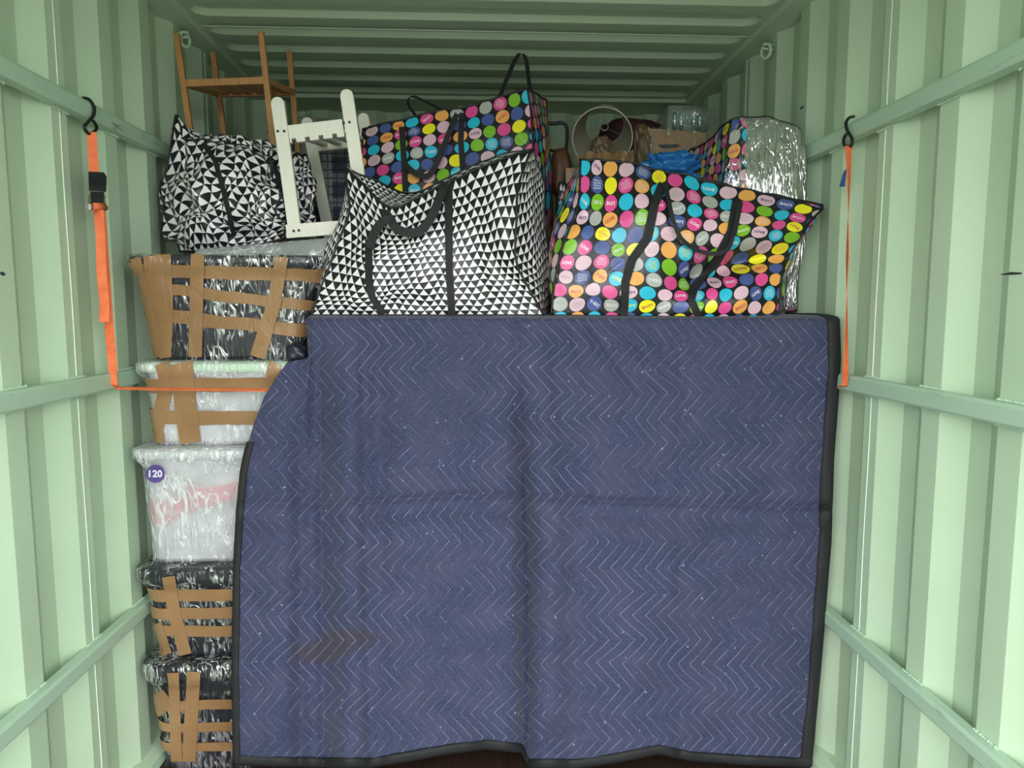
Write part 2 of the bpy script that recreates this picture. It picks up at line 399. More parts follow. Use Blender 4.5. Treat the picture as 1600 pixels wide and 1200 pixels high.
def crom(P, t):
    """catmull-rom through rows of P (n,...) at parameter t in [0,1]"""
    n_ = len(P)
    if n_ == 1: return P[0]
    x = t*(n_-1); i = min(int(x), n_-2); f = x-i
    p1, p2 = P[i], P[i+1]; p0 = P[i-1] if i > 0 else 2*p1-p2; p3 = P[i+2] if i+2 < n_ else 2*p2-p1
    return .5*((2*p1)+(-p0+p2)*f+(2*p0-5*p1+4*p2-p3)*f*f+(-p0+3*p1-3*p2+p3)*f**3)
def net(rows):   # rows top->bottom of (px,py,Y); returns arrays with v=0 at the bottom
    return [np.array([list(at(*p)) for p in r]) for r in rows][::-1]
def nsurf(N, u, v):
    return crom(np.array([crom(r, u) for r in N]), v)

# ------------------------------------------------------------------ text as flat polygons
_tc = {}
def text2d(s, bold=.0):
    k_ = (s, bold)
    if k_ in _tc: return _tc[k_]
    cu = bpy.data.curves.new('t', 'FONT'); cu.body = s; cu.align_x = 'CENTER'; cu.align_y = 'CENTER'; cu.size = 1; cu.offset = bold
    cu.resolution_u = 3; cu.space_line = .8
    ob = bpy.data.objects.new('t', cu); C.objects.link(ob); bpy.context.view_layer.update()
    me = bpy.data.meshes.new_from_object(ob)
    bm = bmesh.new(); bm.from_mesh(me); bmesh.ops.triangulate(bm, faces=bm.faces)
    V = [(v.co.x, v.co.y) for v in bm.verts]; F = []
    for f_ in bm.faces:
        idx = [v.index for v in f_.verts]
        (x0, y0), (x1, y1), (x2, y2) = V[idx[0]], V[idx[1]], V[idx[2]]
        if (x1-x0)*(y2-y0)-(x2-x0)*(y1-y0) < 0: idx = idx[::-1]
        F.append(idx)
    bm.free(); bpy.data.objects.remove(ob); bpy.data.meshes.remove(me); bpy.data.curves.remove(cu)
    xs = [v[0] for v in V]; ys = [v[1] for v in V]; cx_, cy_ = (min(xs)+max(xs))/2, (min(ys)+max(ys))/2
    wd = max(xs)-min(xs); V = [((x-cx_)/wd, (y-cy_)/wd) for x, y in V]
    _tc[k_] = (V, F); return _tc[k_]

# ------------------------------------------------------------------ bags
class Surf:
    def __init__(s, fn, su, sv, cell):
        s.su, s.sv = su, sv; s.ns = max(4, int(su/cell)); s.nt = max(4, int(sv/cell))
        s.G = [[fn(j/s.ns, i/s.nt) for j in range(s.ns+1)] for i in range(s.nt+1)]
    def at(s, x, y, off=0):
        a = min(max(x/s.su, 0), 1)*s.ns; b_ = min(max(y/s.sv, 0), 1)*s.nt; j = min(int(a), s.ns-1); i = min(int(b_), s.nt-1); fa, fb = a-j, b_-i
        g = s.G; p00, p01, p10, p11 = (Vector(q) for q in (g[i][j], g[i][j+1], g[i+1][j], g[i+1][j+1]))
        p = (p00*(1-fa)+p01*fa)*(1-fb)+(p10*(1-fa)+p11*fa)*fb
        n_ = ((p01-p00)*(1-fb)+(p11-p10)*fb).cross((p10-p00)*(1-fa)+(p11-p01)*fa)
        if n_.length > 1e-12: n_.normalize()
        return p+n_*off
def rings(mb, sf, cx, cy, r, mi, off, n=18, sq=1.0):
    V = [sf.at(cx, cy, off)]; R = (.4, .7, 1.0); inside = False
    for q in R:
        for k_ in range(n):
            a = 2*PI*k_/n; x, y = cx+math.cos(a)*r*q, cy+math.sin(a)*r*q
            V.append(sf.at(x, y, off))
            if 0 < x < sf.su and 0 < y < sf.sv: inside = True
    if not inside: return
    F = [(0, 1+k_, 1+(k_+1) % n) for k_ in range(n)]
    for q in range(2):
        for k_ in range(n):
            a = 1+q*n+k_; b_ = 1+q*n+(k_+1) % n; F.append((a, a+n, b_+n, b_))
    mb.add(V, F, mi)
DOTN = ['cyan', 'lilac', 'orange', 'pink', 'navy', 'yellow', 'green', 'grey']
BAGM = ['dot_black']+['dot_'+d for d in DOTN]+['ink_white', 'ink_yellow', 'ink_red', 'ink_navy']
def dots(mb, sf, seed, top=None, dx=.0565, dy=.0515, r=.0255):
    rnd = random.Random(seed); nx = int(sf.su/dx)+2; ny = int(sf.sv/dy)+2; ox = rnd.uniform(.3, .7)*dx; prev = {}
    for i in range(ny):
        y = sf.sv-.026-i*dy
        for j in range(-1, nx):
            x = ox+j*dx+(i % 4)*.006
            if y < -r or x < -r or x > sf.su+r: continue
            if top and i == 0 and 0 <= j < len(top): c = top[j]
            else:
                while True:
                    c = rnd.choice(['cyan', 'lilac', 'lilac', 'lilac', 'orange', 'orange', 'pink', 'pink', 'pink', 'navy', 'navy', 'yellow', 'green', 'grey', 'cyan', 'cyan'])
                    if c != prev.get(j) and c != prev.get('l'): break
            prev[j] = c; prev['l'] = c
            rings(mb, sf, x, y, r, 1+DOTN.index(c), .0012)
            k_ = rnd.random()
            if k_ < .48 and r < x < sf.su-r and r < y < sf.sv-r:
                ang = rnd.choice([0, PI, 0, PI, .6, -.5, PI+.5])
                if k_ < .22: s_, wd, bold = 'LOVE', .034, .03
                elif k_ < .29: s_, wd, bold = 'Y-031', .036, .02
                else: s_, wd, bold = rnd.choice(["What's a\nbeautiful\nmemory\ntogether", "Maybe I\nneeded a\nbeautiful\nmemory"]), .032, .0
                ink = {'cyan': 9+rnd.choice([0, 1]), 'lilac': 12 if bold == .03 else 8, 'orange': 11 if bold else 9, 'pink': 9, 'navy': 9, 'yellow': 11 if bold else 8, 'green': 9, 'grey': 9}[c]
                if ink == 8 and c == 'yellow': ink = 3
                V2, F2 = text2d(s_, bold); ca, sa = math.cos(ang)*wd, math.sin(ang)*wd
                mb.add([sf.at(x+vx*ca-vy*sa, y+vx*sa+vy*ca, .0020) for vx, vy in V2], F2, ink)
def make_bag(name, label, cat, front, back, dims, kind, seed=1, bulge=(.03, .02, .02, .015), wr=.006, wfreq=7.0, top=None, skip=(), group=None, extra=None, cell=.010, mats=None):
    FN, BN = net(front), net(back); W, H, D = dims
    def P(u, v, w_):
        a = nsurf(FN, u, v)*(1-w_)+nsurf(BN, u, v)*w_; p = Vector(a)
        s_ = math.sin(PI*u)*math.sin(PI*v)
        if bulge[0]: p.y -= bulge[0]*s_*(1-w_)**2
        sd = math.sin(PI*w_)*math.sin(PI*v)
        p.x += (-bulge[1]*(1-u)**3+bulge[1]*u**3)*sd
        p.z += bulge[2]*math.sin(PI*w_)*math.sin(PI*u)*v**3
        q = Vector((u*W, w_*D, v*H)); nz = nvec(q*wfreq+Vector((seed*3.1, 0, seed)))
        n2 = nvec(Vector((q.x*wfreq*2.6, q.y*wfreq*2.6, q.z*wfreq*1.1))+Vector((0, seed, 7)))
        fade = min(1, v*9)
        p += (nz*wr+n2*wr*.55)*fade
        if extra: p = extra(p, u, v, w_)
        return p
    root_loc = P(.5, 0, .5); root = thing(name, root_loc, label, cat, group)
    faces = {'front': (lambda a, b_: P(a, b_, 0), W, H), 'right': (lambda a, b_: P(1, b_, a), D, H), 'left': (lambda a, b_: P(0, b_, 1-a), D, H),
             'top': (lambda a, b_: P(a, 1, b_), W, D), 'back': (lambda a, b_: P(1-a, b_, 1), W, H), 'bottom': (lambda a, b_: P(a, 0, 1-b_), W, D)}
    mb = MB(); sfs = {}
    for nme, (fn, su, sv) in faces.items():
        c_ = cell if nme in ('front', 'left', 'right', 'top') else cell*3
        # keep shared edges matching: same subdivision per axis
        sf = Surf(fn, su, sv, cell if nme != 'x' else c_); sfs[nme] = sf
        uv = [[(j/sf.ns*su, i/sf.nt*sv) for j in range(sf.ns+1)] for i in range(sf.nt+1)]
        mb.grid(sf.G, 0, uv)
    body = mb.build('body', mats or (M['tri'] if kind == 'tri' else M['dot_black']), root, smooth=True, merge=.0002)
    if kind == 'dot':
        pm = MB()
        for nme in ('front', 'right', 'left', 'top'):
            if nme not in skip: dots(pm, sfs[nme], seed*10+len(nme), top if nme == 'front' else None)
        # the print belongs to the fabric: join into the body mesh
        bme = body.data; o2 = pm.build('print', [M[x] for x in BAGM], None, smooth=True)
        bm = bmesh.new(); bm.from_mesh(bme); bm.from_mesh(o2.data); bm.to_mesh(bme); bm.free()
        for x in BAGM[1:]: bme.materials.append(M[x])
        bpy.data.objects.remove(o2)
    pp = MB(); n_ = 40; L = lambda f: [f(i/n_) for i in range(n_+1)]
    for f in (lambda t: P(t, 1, 0), lambda t: P(t, 1, 1), lambda t: P(0, t, 0), lambda t: P(1, t, 0), lambda t: P(0, t, 1), lambda t: P(1, t, 1),
              lambda t: P(0, 1, t), lambda t: P(1, 1, t), lambda t: P(t, 0, 0)):
        pp.tube(L(f), .0042, 6)
    pp.build('piping', M['piping'], root, smooth=True)
    return root, body, sfs, P
def strap(root, body_bvh, paths, wpx, name='strap', off=.003):
    for p in paths:
        mb = MB(); drape(mb, body_bvh, p, wpx, off, step=5, nx=4)
        if mb.v: addsolid(mb.build(name, M['webbing'], root, smooth=True), .0022)
def smoothpts(pts, n=24):
    A = np.array([list(p) for p in pts]); return [Vector(crom(A, i/n)) for i in range(n+1)]
def loop_handle(root, pxpts, width, name='handle', nrm=None, n=28, side=None):
    mb = MB(); P = smoothpts([at(*p) for p in pxpts], n)
    mb.ribbon(P, nrm or Vector((0, -1, 0)), width, .0025, side=side)
    return mb.build(name, M['webbing'], root, smooth=False)

# ------------------------------------------------------------------ the container
WI, WO = 1.145, 1.181      # inner and outer plane of the corrugation
ZF, ZC = 0.03, CZ+1.09
Y0, Y1 = 0.05, 3.86
def wall(side):
    s = -1 if side == 'left' else 1
    ph = 2.007 if side == 'left' else 1.990; per = .2735
    pts = []; y = ph-per*9
    while y < Y1+per:
        pts += [(y, WI), (y+.072, WI), (y+.072+.0665, WO), (y+.072+.0665+.0685, WO)]; y += per
    prof = [p for p in pts if Y0-.12 <= p[0] <= Y1+.02]
    mb = MB(); n_ = len(prof)
    V = []; 
    for z in (ZF, ZC+.01):
        V += [(s*x+CX*0, y, z) for y, x in prof]
    for z in (ZF, ZC+.01):
        V += [(s*(x+.004), y, z) for y, x in prof]
    F = []
    for i in range(n_-1):
        F += [(i, i+1, n_+i+1, n_+i), (2*n_+i, 3*n_+i, 3*n_+i+1, 2*n_+i+1)]
    mb.add(V, F)
    # welded sheet seam: a bead on the inner flats
    for k_ in (-8, -4, 0, 4):
        ys = ph+.038+per*k_
        if ys > Y1: continue
        mb.tube([(s*(WI-.0005), ys+.0015*math.sin(z*9), z) for z in np.linspace(ZF, ZC, 40)], .0016, 5, mi=1)
    if side == 'right': marks = [((1564, 429), (1596, 427), .0034), ((1250, 171), (1256, 166), .004), ((1412, 436), (1440, 434), .0)]
    else: marks = [((0, 427), (7, 429), .005)]
    for a, b_, wd in marks:
        if not wd: continue
        A = at_x(*a, s*(WI-.0006)); B = at_x(*b_, s*(WI-.0006)); mb.tube([A, (A+B)/2+Vector((0, 0, .001)), B], [wd*.3, wd, wd*.5], 6, mi=2)
    return struct(mb.build('wall_'+side, [M['paint'], M['seam'], M['mark']]))
wall('left'); wall('right')
# roof: cross ribs pressed into the sheet, with rounded ends
def ceiling():
    per = .1838; ph = 2.835; XE = 1.075
    ny = 640; nx = 90; mb = MB(); G = []
    def prof(f):      # height of the pressed rib, f in metres from the start of the low flat
        f = f % per
        if f < .066: return 0
        if f < .092: return (f-.066)/.026
        if f < per-.024: return 1
        return (per-f)/.024
    ys = sorted(set([round(Y0-.1+i*.004, 5) for i in range(int((3.80-Y0+.1)/.004))]+[3.80]))
    xs = [-XE-.03]+[XE*(-1+2*i/60) for i in range(61)]+[XE+.03]
    xs = sorted(set([round(-1.11+.006*i, 4) for i in range(18)]+[round(x, 4) for x in np.linspace(-1.0, 1.0, 21)]+[round(1.005+.006*i, 4) for i in range(18)]))
    for y in ys:
        row = []; f = (y-ph) % per; c = (.070+per)/2; hw = (per-.070)/2
        for x in xs:
            d = abs(f-c)                                   # distance from rib axis
            e_ = max(0, abs(x)-(XE-.012-hw)); dist = math.hypot(d, e_) if e_ > 0 else d
            h = min(1, max(0, (hw-dist)/.0170))
            if f < .070 or y > 3.795 or dist > hw: h = 0
            row.append((x, y, ZC+.021*h))
        G.append(row)
    mb.grid(G)
    mb.box((-1.18, Y0-.1, ZC+.04), (1.18, Y1+.2, ZC+.045))
    mb.tube([(-1.1, 2.925-.1838*.02+.01, ZC), (1.1, 2.925+.01, ZC)], .0016, 5, mi=1)
    ob = mb.build('ceiling', [M['paint'], M['seam']], smooth=False)
    return struct(ob)
ceiling()
mb = MB(); mb.box((-1.2, Y0-.12, ZF-.03), (1.2, 4.1, ZF)); 
for x in (-.62, 0.0, .62): mb.box((x-.002, Y0-.12, ZF), (x+.002, 4.0, ZF+.0008))
for o_ in [mb.build('floor', M['floor'])]: struct(o_)
# back end: corrugated wall, flat roof plate with a lip, corner posts
mb = MB(); V = []; pr = []; x = -1.16
while x < 1.2: pr += [(x, 4.02), (x+.08, 4.02), (x+.13, 4.055), (x+.21, 4.055)]; x += .26
for z in (ZF, ZC+.02): V += [(a, b_, z) for a, b_ in pr]
n_ = len(pr); mb.add(V, [(i, i+1, n_+i+1, n_+i) for i in range(n_-1)]); struct(mb.build('wall_back', M['paint']))
mb = MB(); mb.box((-1.16, 3.795, ZC-.018), (1.16, 4.06, ZC+.03)); struct(mb.build('trim_1', M['paint'], bevel=.004))
tn = 2
for s in (-1, 1):
    mb = MB(); mb.box((min(s*.985, s*1.19), 3.80, ZF), (max(s*.985, s*1.19), 4.03, ZC-.03)); struct(mb.build('trim_%d' % tn, M['paint'], bevel=.006)); tn += 1
    # roof side rail: inner lip and sloping underside
    mb = MB(); a = [(s*1.078, ZC+.03), (s*1.078, ZC-.010), (s*1.088, ZC-.022), (s*1.150, ZC-.030), (s*1.19, ZC-.032), (s*1.19, ZC+.03)]
    V = [(x, y, z) for y in (Y0-.12, 3.85) for x, z in a]; k_ = len(a)
    mb.add(V, [(i, (i+1) % k_, k_+(i+1) % k_, k_+i) for i in range(k_)]+[tuple(range(k_)), tuple(range(k_, 2*k_))]); struct(mb.build('trim_%d' % tn, M['paint'])); tn += 1
    # bottom side rail
    mb = MB(); a = [(s*1.105, ZF), (s*1.112, ZF+.028), (s*1.150, ZF+.050), (s*1.19, ZF+.05), (s*1.19, ZF)]
    V = [(x, y, z) for y in (Y0-.12, 3.85) for x, z in a]; k_ = len(a)
    mb.add(V, [(i, (i+1) % k_, k_+(i+1) % k_, k_+i) for i in range(k_)]+[tuple(range(k_)), tuple(range(k_, 2*k_))]); struct(mb.build('trim_%d' % tn, M['paint'])); tn += 1
# welded cargo rails
rnd = random.Random(3)
for s, zs in ((-1, (2.143, 1.362, .590)), (1, (2.118, 1.352, .572))):
    ph = 2.007 if s < 0 else 1.990
    for z in zs:
        mb = MB(); hh = .0255
        a = [(WI-.026, z-hh+.003), (WI-.029, z-hh+.008), (WI-.029, z+hh-.008), (WI-.024, z+hh), (WI+.001, z+hh), (WI+.001, z-hh)]
        V = [(s*x, y, zz) for y in (Y0-.1, 3.80) for x, zz in a]; k_ = len(a)
        mb.add(V, [(i, (i+1) % k_, k_+(i+1) % k_, k_+i) for i in range(k_)]+[tuple(range(k_)), tuple(range(k_, 2*k_))])
        y = ph-.2735*8
        while y < 3.8:
            for e_ in (-1, 1):
                yy = y-.004; 
                while yy < y+.074:
                    r = rnd.uniform(.0018, .0048); zz = z+e_*(hh+.0008)
                    mb.tube([(s*(WI-.002), yy, zz), (s*(WI-.004), yy+r*1.6, zz+e_*r*.4), (s*(WI-.002), yy+r*3, zz)], [r*.6, r, r*.6], 5); yy += r*2.2
            y += .2735
        struct(mb.build('trim_%d' % tn, M['rail'])); tn += 1

# lashing rings under the roof rails
for (px, py, s, lab) in ((289, 62, -1, 'mint green steel lashing ring under the left roof rail, beside the bamboo rack'), (1197, 80, 1, 'mint green steel lashing ring under the right roof rail')):
    c = at_x(px, py, s*1.11); mb = MB()
    mb.tube([c+Vector((-s*.008*math.cos(a)*0-s*.022*math.cos(a)*.5, .018*math.cos(a), .027*math.sin(a))) for a in np.linspace(0, 2*PI, 20)[:-1]], .0065, 7, closed=True)
    mb.tube([c+Vector((s*.03, .0, .022)), c+Vector((-s*.012, 0, .026)), c+Vector((-s*.016, 0, .012)), c+Vector((s*.03, 0, .006))], .006, 7)
    tag(mb.build('lashing_ring', M['paint'], smooth=True), lab, 'ring')

# ------------------------------------------------------------------ wrapped storage boxes
def rrect(hx, hy, r, n=6):
    P = []
    for (sx, sy, a0) in ((1, 1, 0), (-1, 1, PI/2), (-1, -1, PI), (1, -1, 1.5*PI)):
        for i in range(n+1):
            a = a0+PI/2*i/n; P.append((sx*(hx-r)+r*math.cos(a), sy*(hy-r)+r*math.sin(a)))
    return P
def densify(P, step=.012):
    Q = []
    for i, p in enumerate(P):
        q = P[(i+1) % len(P)]; d = math.hypot(q[0]-p[0], q[1]-p[1]); n_ = max(1, int(d/step))
        for k_ in range(n_): Q.append((p[0]+(q[0]-p[0])*k_/n_, p[1]+(q[1]-p[1])*k_/n_))
    return Q
def loft(mb, levels, mi=0, wr=0, seed=0, cap=True):
    """levels: (z, xl, xr, yf, yb, r)"""
    V = []; m = None
    for (z, xl, xr, yf, yb, r) in levels:
        hx, hy = .5, .5; base = densify(rrect(.36, .27, .05), .014)
        R = rrect((xr-xl)/2, (yb-yf)/2, r, 6); N0 = 160; L = [0]
        Pn = R+[R[0]]
        for a, b_ in zip(Pn[:-1], Pn[1:]): L.append(L[-1]+math.hypot(b_[0]-a[0], b_[1]-a[1]))
        for k_ in range(N0):
            t = L[-1]*k_/N0; i = max(j for j in range(len(R)) if L[j] <= t+1e-9); f = (t-L[i])/max(1e-9, L[i+1]-L[i])
            x = Pn[i][0]+(Pn[i+1][0]-Pn[i][0])*f; y = Pn[i][1]+(Pn[i+1][1]-Pn[i][1])*f
            p = Vector(((xl+xr)/2+x, (yf+yb)/2+y, z))
            if wr: p += nvec(p*9+Vector((seed, 0, 0)))*wr+nvec(p*26+Vector((seed, 5, 0)))*wr*.4
            V.append(p)
        m = N0
    n_ = len(levels); F = []
    for i in range(n_-1):
        for k_ in range(m): F.append((i*m+k_, i*m+(k_+1) % m, (i+1)*m+(k_+1) % m, (i+1)*m+k_))
    if cap: F += [tuple(range(m))[::-1], tuple((n_-1)*m+k_ for k_ in range(m))]
    mb.add(V, F, mi)
def lerp_levels(L, step=.012):
    out = []
    for a, b_ in zip(L[:-1], L[1:]):
        n_ = max(1, int(abs(b_[0]-a[0])/step))
        for i in range(n_): out.append(tuple(x+(y-x)*i/n_ for x, y in zip(a, b_)))
    return out+[L[-1]]
def storage_box(label, ytop, yrim, ybot, xl_rim, xr_rim, xl_b, xr_b, bodym, lidm, filmm, hoops, verts, seed, zb=None, zt=None, wr=.003, lidtilt=0):
    YR, YB, YK = 2.235, 2.295, 2.76
    zt = zt or at(300, ytop, YR).z; zr = at(300, yrim, YR).z; zb = zb if zb is not None else at(300, ybot, YB).z
    XL, XR = at(xl_rim, yrim, YR).x, at(xr_rim, yrim, YR).x; BL, BR = at(xl_b, ybot, YB).x, at(xr_b, ybot, YB).x
    root = thing('storage_box', ((XL+XR)/2, (YR+YK)/2, zb), label, 'box', 'storage boxes stacked by the left wall')
    body = [(zb, BL+.012, BR-.012, YB+.012, YK-.05, .05), (zb+.012, BL, BR, YB, YK-.04, .06), (zr, XL+.028, XR-.028, YR+.022, YK-.01, .06)]
    mb = MB(); loft(mb, body); mb.build('body', bodym, root, smooth=False)
    lid = [(zr-.003, XL+.006, XR-.006, YR+.003, YK+.01, .07), (zr+.004, XL, XR, YR, YK+.015, .07), (zt-.006, XL+.002, XR-.002, YR+.002, YK+.012, .07), (zt, XL+.016, XR-.016, YR+.014, YK, .06)]
    mb = MB(); loft(mb, lid); mb.build('lid', lidm, root, smooth=False)
    g = .004
    fl = [(zb+.003, BL-g, BR+g, YB-g, YK-.03, .06), (zb+.02, BL-g, BR+g, YB-g, YK-.03, .065), (zr-.035, XL+.020, XR-.020, YR+.015, YK, .07),
          (zr-.004, XL-g, XR+g, YR-g, YK+.018, .075), (zt-.004, XL-g, XR+g, YR-g, YK+.018, .075), (zt+.003, XL+.012, XR-.012, YR+.010, YK, .07)]
    mb = MB(); loft(mb, lerp_levels(fl), wr=wr, seed=seed); fo = mb.build('cling_film', filmm, root, smooth=True)
    # solid proxy to lay the tape on
    bv = bvh_of(fo)
    def surfx(z):   # film outline at height z
        L = [l for l in fl]
        for a, b_ in zip(L[:-1], L[1:]):
            if a[0] <= z <= b_[0]: t = (z-a[0])/(b_[0]-a[0]); return tuple(x+(y-x)*t for x, y in zip(a, b_))
        return L[0] if z < L[0][0] else L[-1]
    for (yl, yr, wpx) in hoops:     # bands of tape all the way round
        mb = MB(); zl = at(280, yl, YR+.03).z; zr_ = at(460, yr, YR+.03).z; wd = wpx*.00205; x0, x1 = at(280, 800, 2.25).x, at(460, 800, 2.25).x
        rows = []
        for j in range(4):
            dz = (j/3-.5)*wd; row = []
            Lm = surfx((zl+zr_)/2+dz); R0 = rrect(.5, .5, .12, 6)
            R = densify(rrect((Lm[2]-Lm[1])/2, (Lm[4]-Lm[3])/2, Lm[5], 6), .02); 
            cnt = 170; per_ = [0]; Pn = R+[R[0]]
            for a, b_ in zip(Pn[:-1], Pn[1:]): per_.append(per_[-1]+math.hypot(b_[0]-a[0], b_[1]-a[1]))
            i = 0
            for k_ in range(cnt+1):
                t = per_[-1]*(k_ % cnt)/cnt
                if k_ % cnt == 0: i = 0
                while per_[i+1] < t-1e-9: i += 1
                f = (t-per_[i])/max(1e-9, per_[i+1]-per_[i]); x = Pn[i][0]+(Pn[i+1][0]-Pn[i][0])*f; y = Pn[i][1]+(Pn[i+1][1]-Pn[i][1])*f
                X = (Lm[1]+Lm[2])/2+x; zc = zl+(zr_-zl)*min(1.4, max(-.3, (X-x0)/(x1-x0)))+dz
                zc = min(max(zc, zb+.004), zt-.001); q = surfx(zc); sx_ = (q[2]-q[1])/(Lm[2]-Lm[1]); sy_ = (q[4]-q[3])/(Lm[4]-Lm[3])
                p = Vector(((q[1]+q[2])/2+x*sx_, (q[3]+q[4])/2+y*sy_, zc))
                p += nvec(p*9+Vector((seed, 0, 0)))*wr+nvec(p*26+Vector((seed, 5, 0)))*wr*.4
                c_ = Vector(((q[1]+q[2])/2, (q[3]+q[4])/2, zc)); d = (p-c_).normalized(); row.append(p+d*.0028)
            rows.append(row)
        mb.grid(rows); addsolid(mb.build('packing_tape', M['tape'], root, smooth=True), .0006)
    for i, (path, wpx) in enumerate(verts):
        mb = MB(); drape(mb, bv, path, wpx, .0045+.0008*i, step=5, nx=5)
        if mb.v:
            addsolid(mb.build('packing_tape', M['tape'], root, smooth=True), .0006)
    return root, fo, bv, (zb, zt, XL, XR)
zf = ZF+.002
b5 = storage_box('dark storage box on the floor at the bottom of the left stack', 1040, 1062, 1190, 211, 472, 250, 455, M['box_black'], M['lid_black'], M['film'],
    [(1100, 1096, 17), (1137, 1134, 17), (1172, 1170, 17)], [([(232, 1060), (240, 1080), (262, 1110)], 30), ([(272, 1050), (277, 1188)], 17), ([(304, 1048), (296, 1188)], 21), ([(264, 1050), (268, 1080)], 3)], 5, zb=zf)
z5 = b5[3][1]
b4 = storage_box('dark brown-taped storage box second from the floor, directly under the 120 box', 890, 908, 1042, 203, 472, 243, 455, M['box_black'], M['lid_black'], M['film'],
    [(928, 925, 20), (958, 955, 20), (988, 990, 20)], [([(232, 906), (238, 960), (264, 1042)], 24), ([(264, 900), (274, 960), (296, 1042)], 20)], 4, zb=z5+.002)
z4 = b4[3][1]
b3 = storage_box('frosted white storage box in the middle of the left stack with a purple 120 sticker', 702, 716, 888, 195, 472, 232, 455, M['box_pink'], M['lid_clear'], M['film_white'],
    [], [], 3, zb=z4+.002)
z3 = b3[3][1]
b2 = storage_box('frosted white storage box with pale green lid, second from the top of the left stack', 566, 580, 699, 201, 472, 234, 455, M['box_clear'], M['lid_green'], M['film_white'],
    [(602, 600, 22), (653, 655, 22)], [([(254, 568), (262, 600), (245, 670), (250, 698)], 22), ([(285, 568), (290, 630), (300, 702)], (34, 34)), ([(430, 568), (425, 600)], 20)], 2, zb=z3+.002)
z2 = b2[3][1]
b1 = storage_box('dark storage box on top of the left stack, criss-crossed with brown tape and silvery film', 398, 412, 562, 187, 502, 233, 474, M['box_black'], M['lid_black'], M['film'],
    [(424, 430, 19), (452, 474, 17), (494, 515, 20)], [([(238, 400), (243, 470), (252, 563)], 26), ([(258, 400), (262, 480), (258, 563)], 20), ([(213, 404), (233, 470), (256, 560)], 15), ([(310, 400), (308, 480), (306, 563)], 21), ([(441, 402), (430, 470), (402, 563)], (20, 24))], 1, zb=z2+.002, wr=.004)
z1 = b1[3][1]
# 120 sticker on the frosted box
def sticker():
    root, fo, bv, _ = b3; mb = MB(); c = (244, 739); V = [hit(bv, *c, .0048)[0]]; n_ = 28
    for q in (.5, 1):
        for k_ in range(n_): a = 2*PI*k_/n_; V.append(hit(bv, c[0]+14.5*q*math.cos(a), c[1]-14.5*q*math.sin(a), .0048)[0])
    F = [(0, 1+k_, 1+(k_+1) % n_) for k_ in range(n_)]+[(1+k_, 1+n_+k_, 1+n_+(k_+1) % n_, 1+(k_+1) % n_) for k_ in range(n_)]
    mb.add(V, F, 0)
    for s_, dx, dy, wd, bold in (('120', 1, 0, 20, .03), ('litre', 1, 9, 11, .0), ('storage', 0, -9.5, 13, 0)):
        if s_ == 'storage' or s_ == 'litre':
            s_ = '\u2022 \u2022\u2022\u2022' if s_ == 'storage' else '\u2022\u2022\u2022'
            continue
        V2, F2 = text2d(s_, bold); mb.add([hit(bv, c[0]+dx+x*wd, c[1]+dy-y*wd, .0062)[0] for x, y in V2], F2, 1)
    mb.build('sticker', [M['purple'], M['white_ink2']], root)
sticker()

# ------------------------------------------------------------------ load hidden under the blanket, which carries the bags
ZT = at(800, 497, 2.24).z-.012
for (x0, x1, y0, y1, lab) in ((-.50, .24, 2.31, 3.0, 'brown carton under the blue blanket, left of the two in front'), (.25, 1.06, 2.31, 3.0, 'brown carton under the blue blanket, right of the two in front'),
                              (-.50, .24, 3.02, 3.74, 'brown carton at the back behind the polka dot bag'), (.25, 1.06, 3.02, 3.74, 'brown carton at the back under the lampshade')):
    mb = MB(); yl_ = y0+(.27 if y0 < 2.5 else 0); mb.box((x0, y0, .46), (x1, y1, ZT-.008)); tag(mb.build('large_carton', M['kraft'], bevel=.004), lab, 'carton', 'large cartons carrying the bags')
    mb = MB(); mb.box((x0, yl_, ZF+.002), (x1, y1, .458)); tag(mb.build('low_carton', M['kraft'], bevel=.004), lab.replace('brown carton', 'low brown carton').replace(', left', ', bottom left').replace(', right', ', bottom right').replace('carton at the back', 'carton on the floor at the back'), 'carton', 'low cartons on the floor')
mb = MB(); mb.box((-1.08, 2.85, ZF+.002), (-.51, 3.74, 1.74)); tag(mb.build('large_carton', M['kraft'], bevel=.004), 'tall brown carton behind the stack of storage boxes', 'carton', 'large cartons carrying the bags')

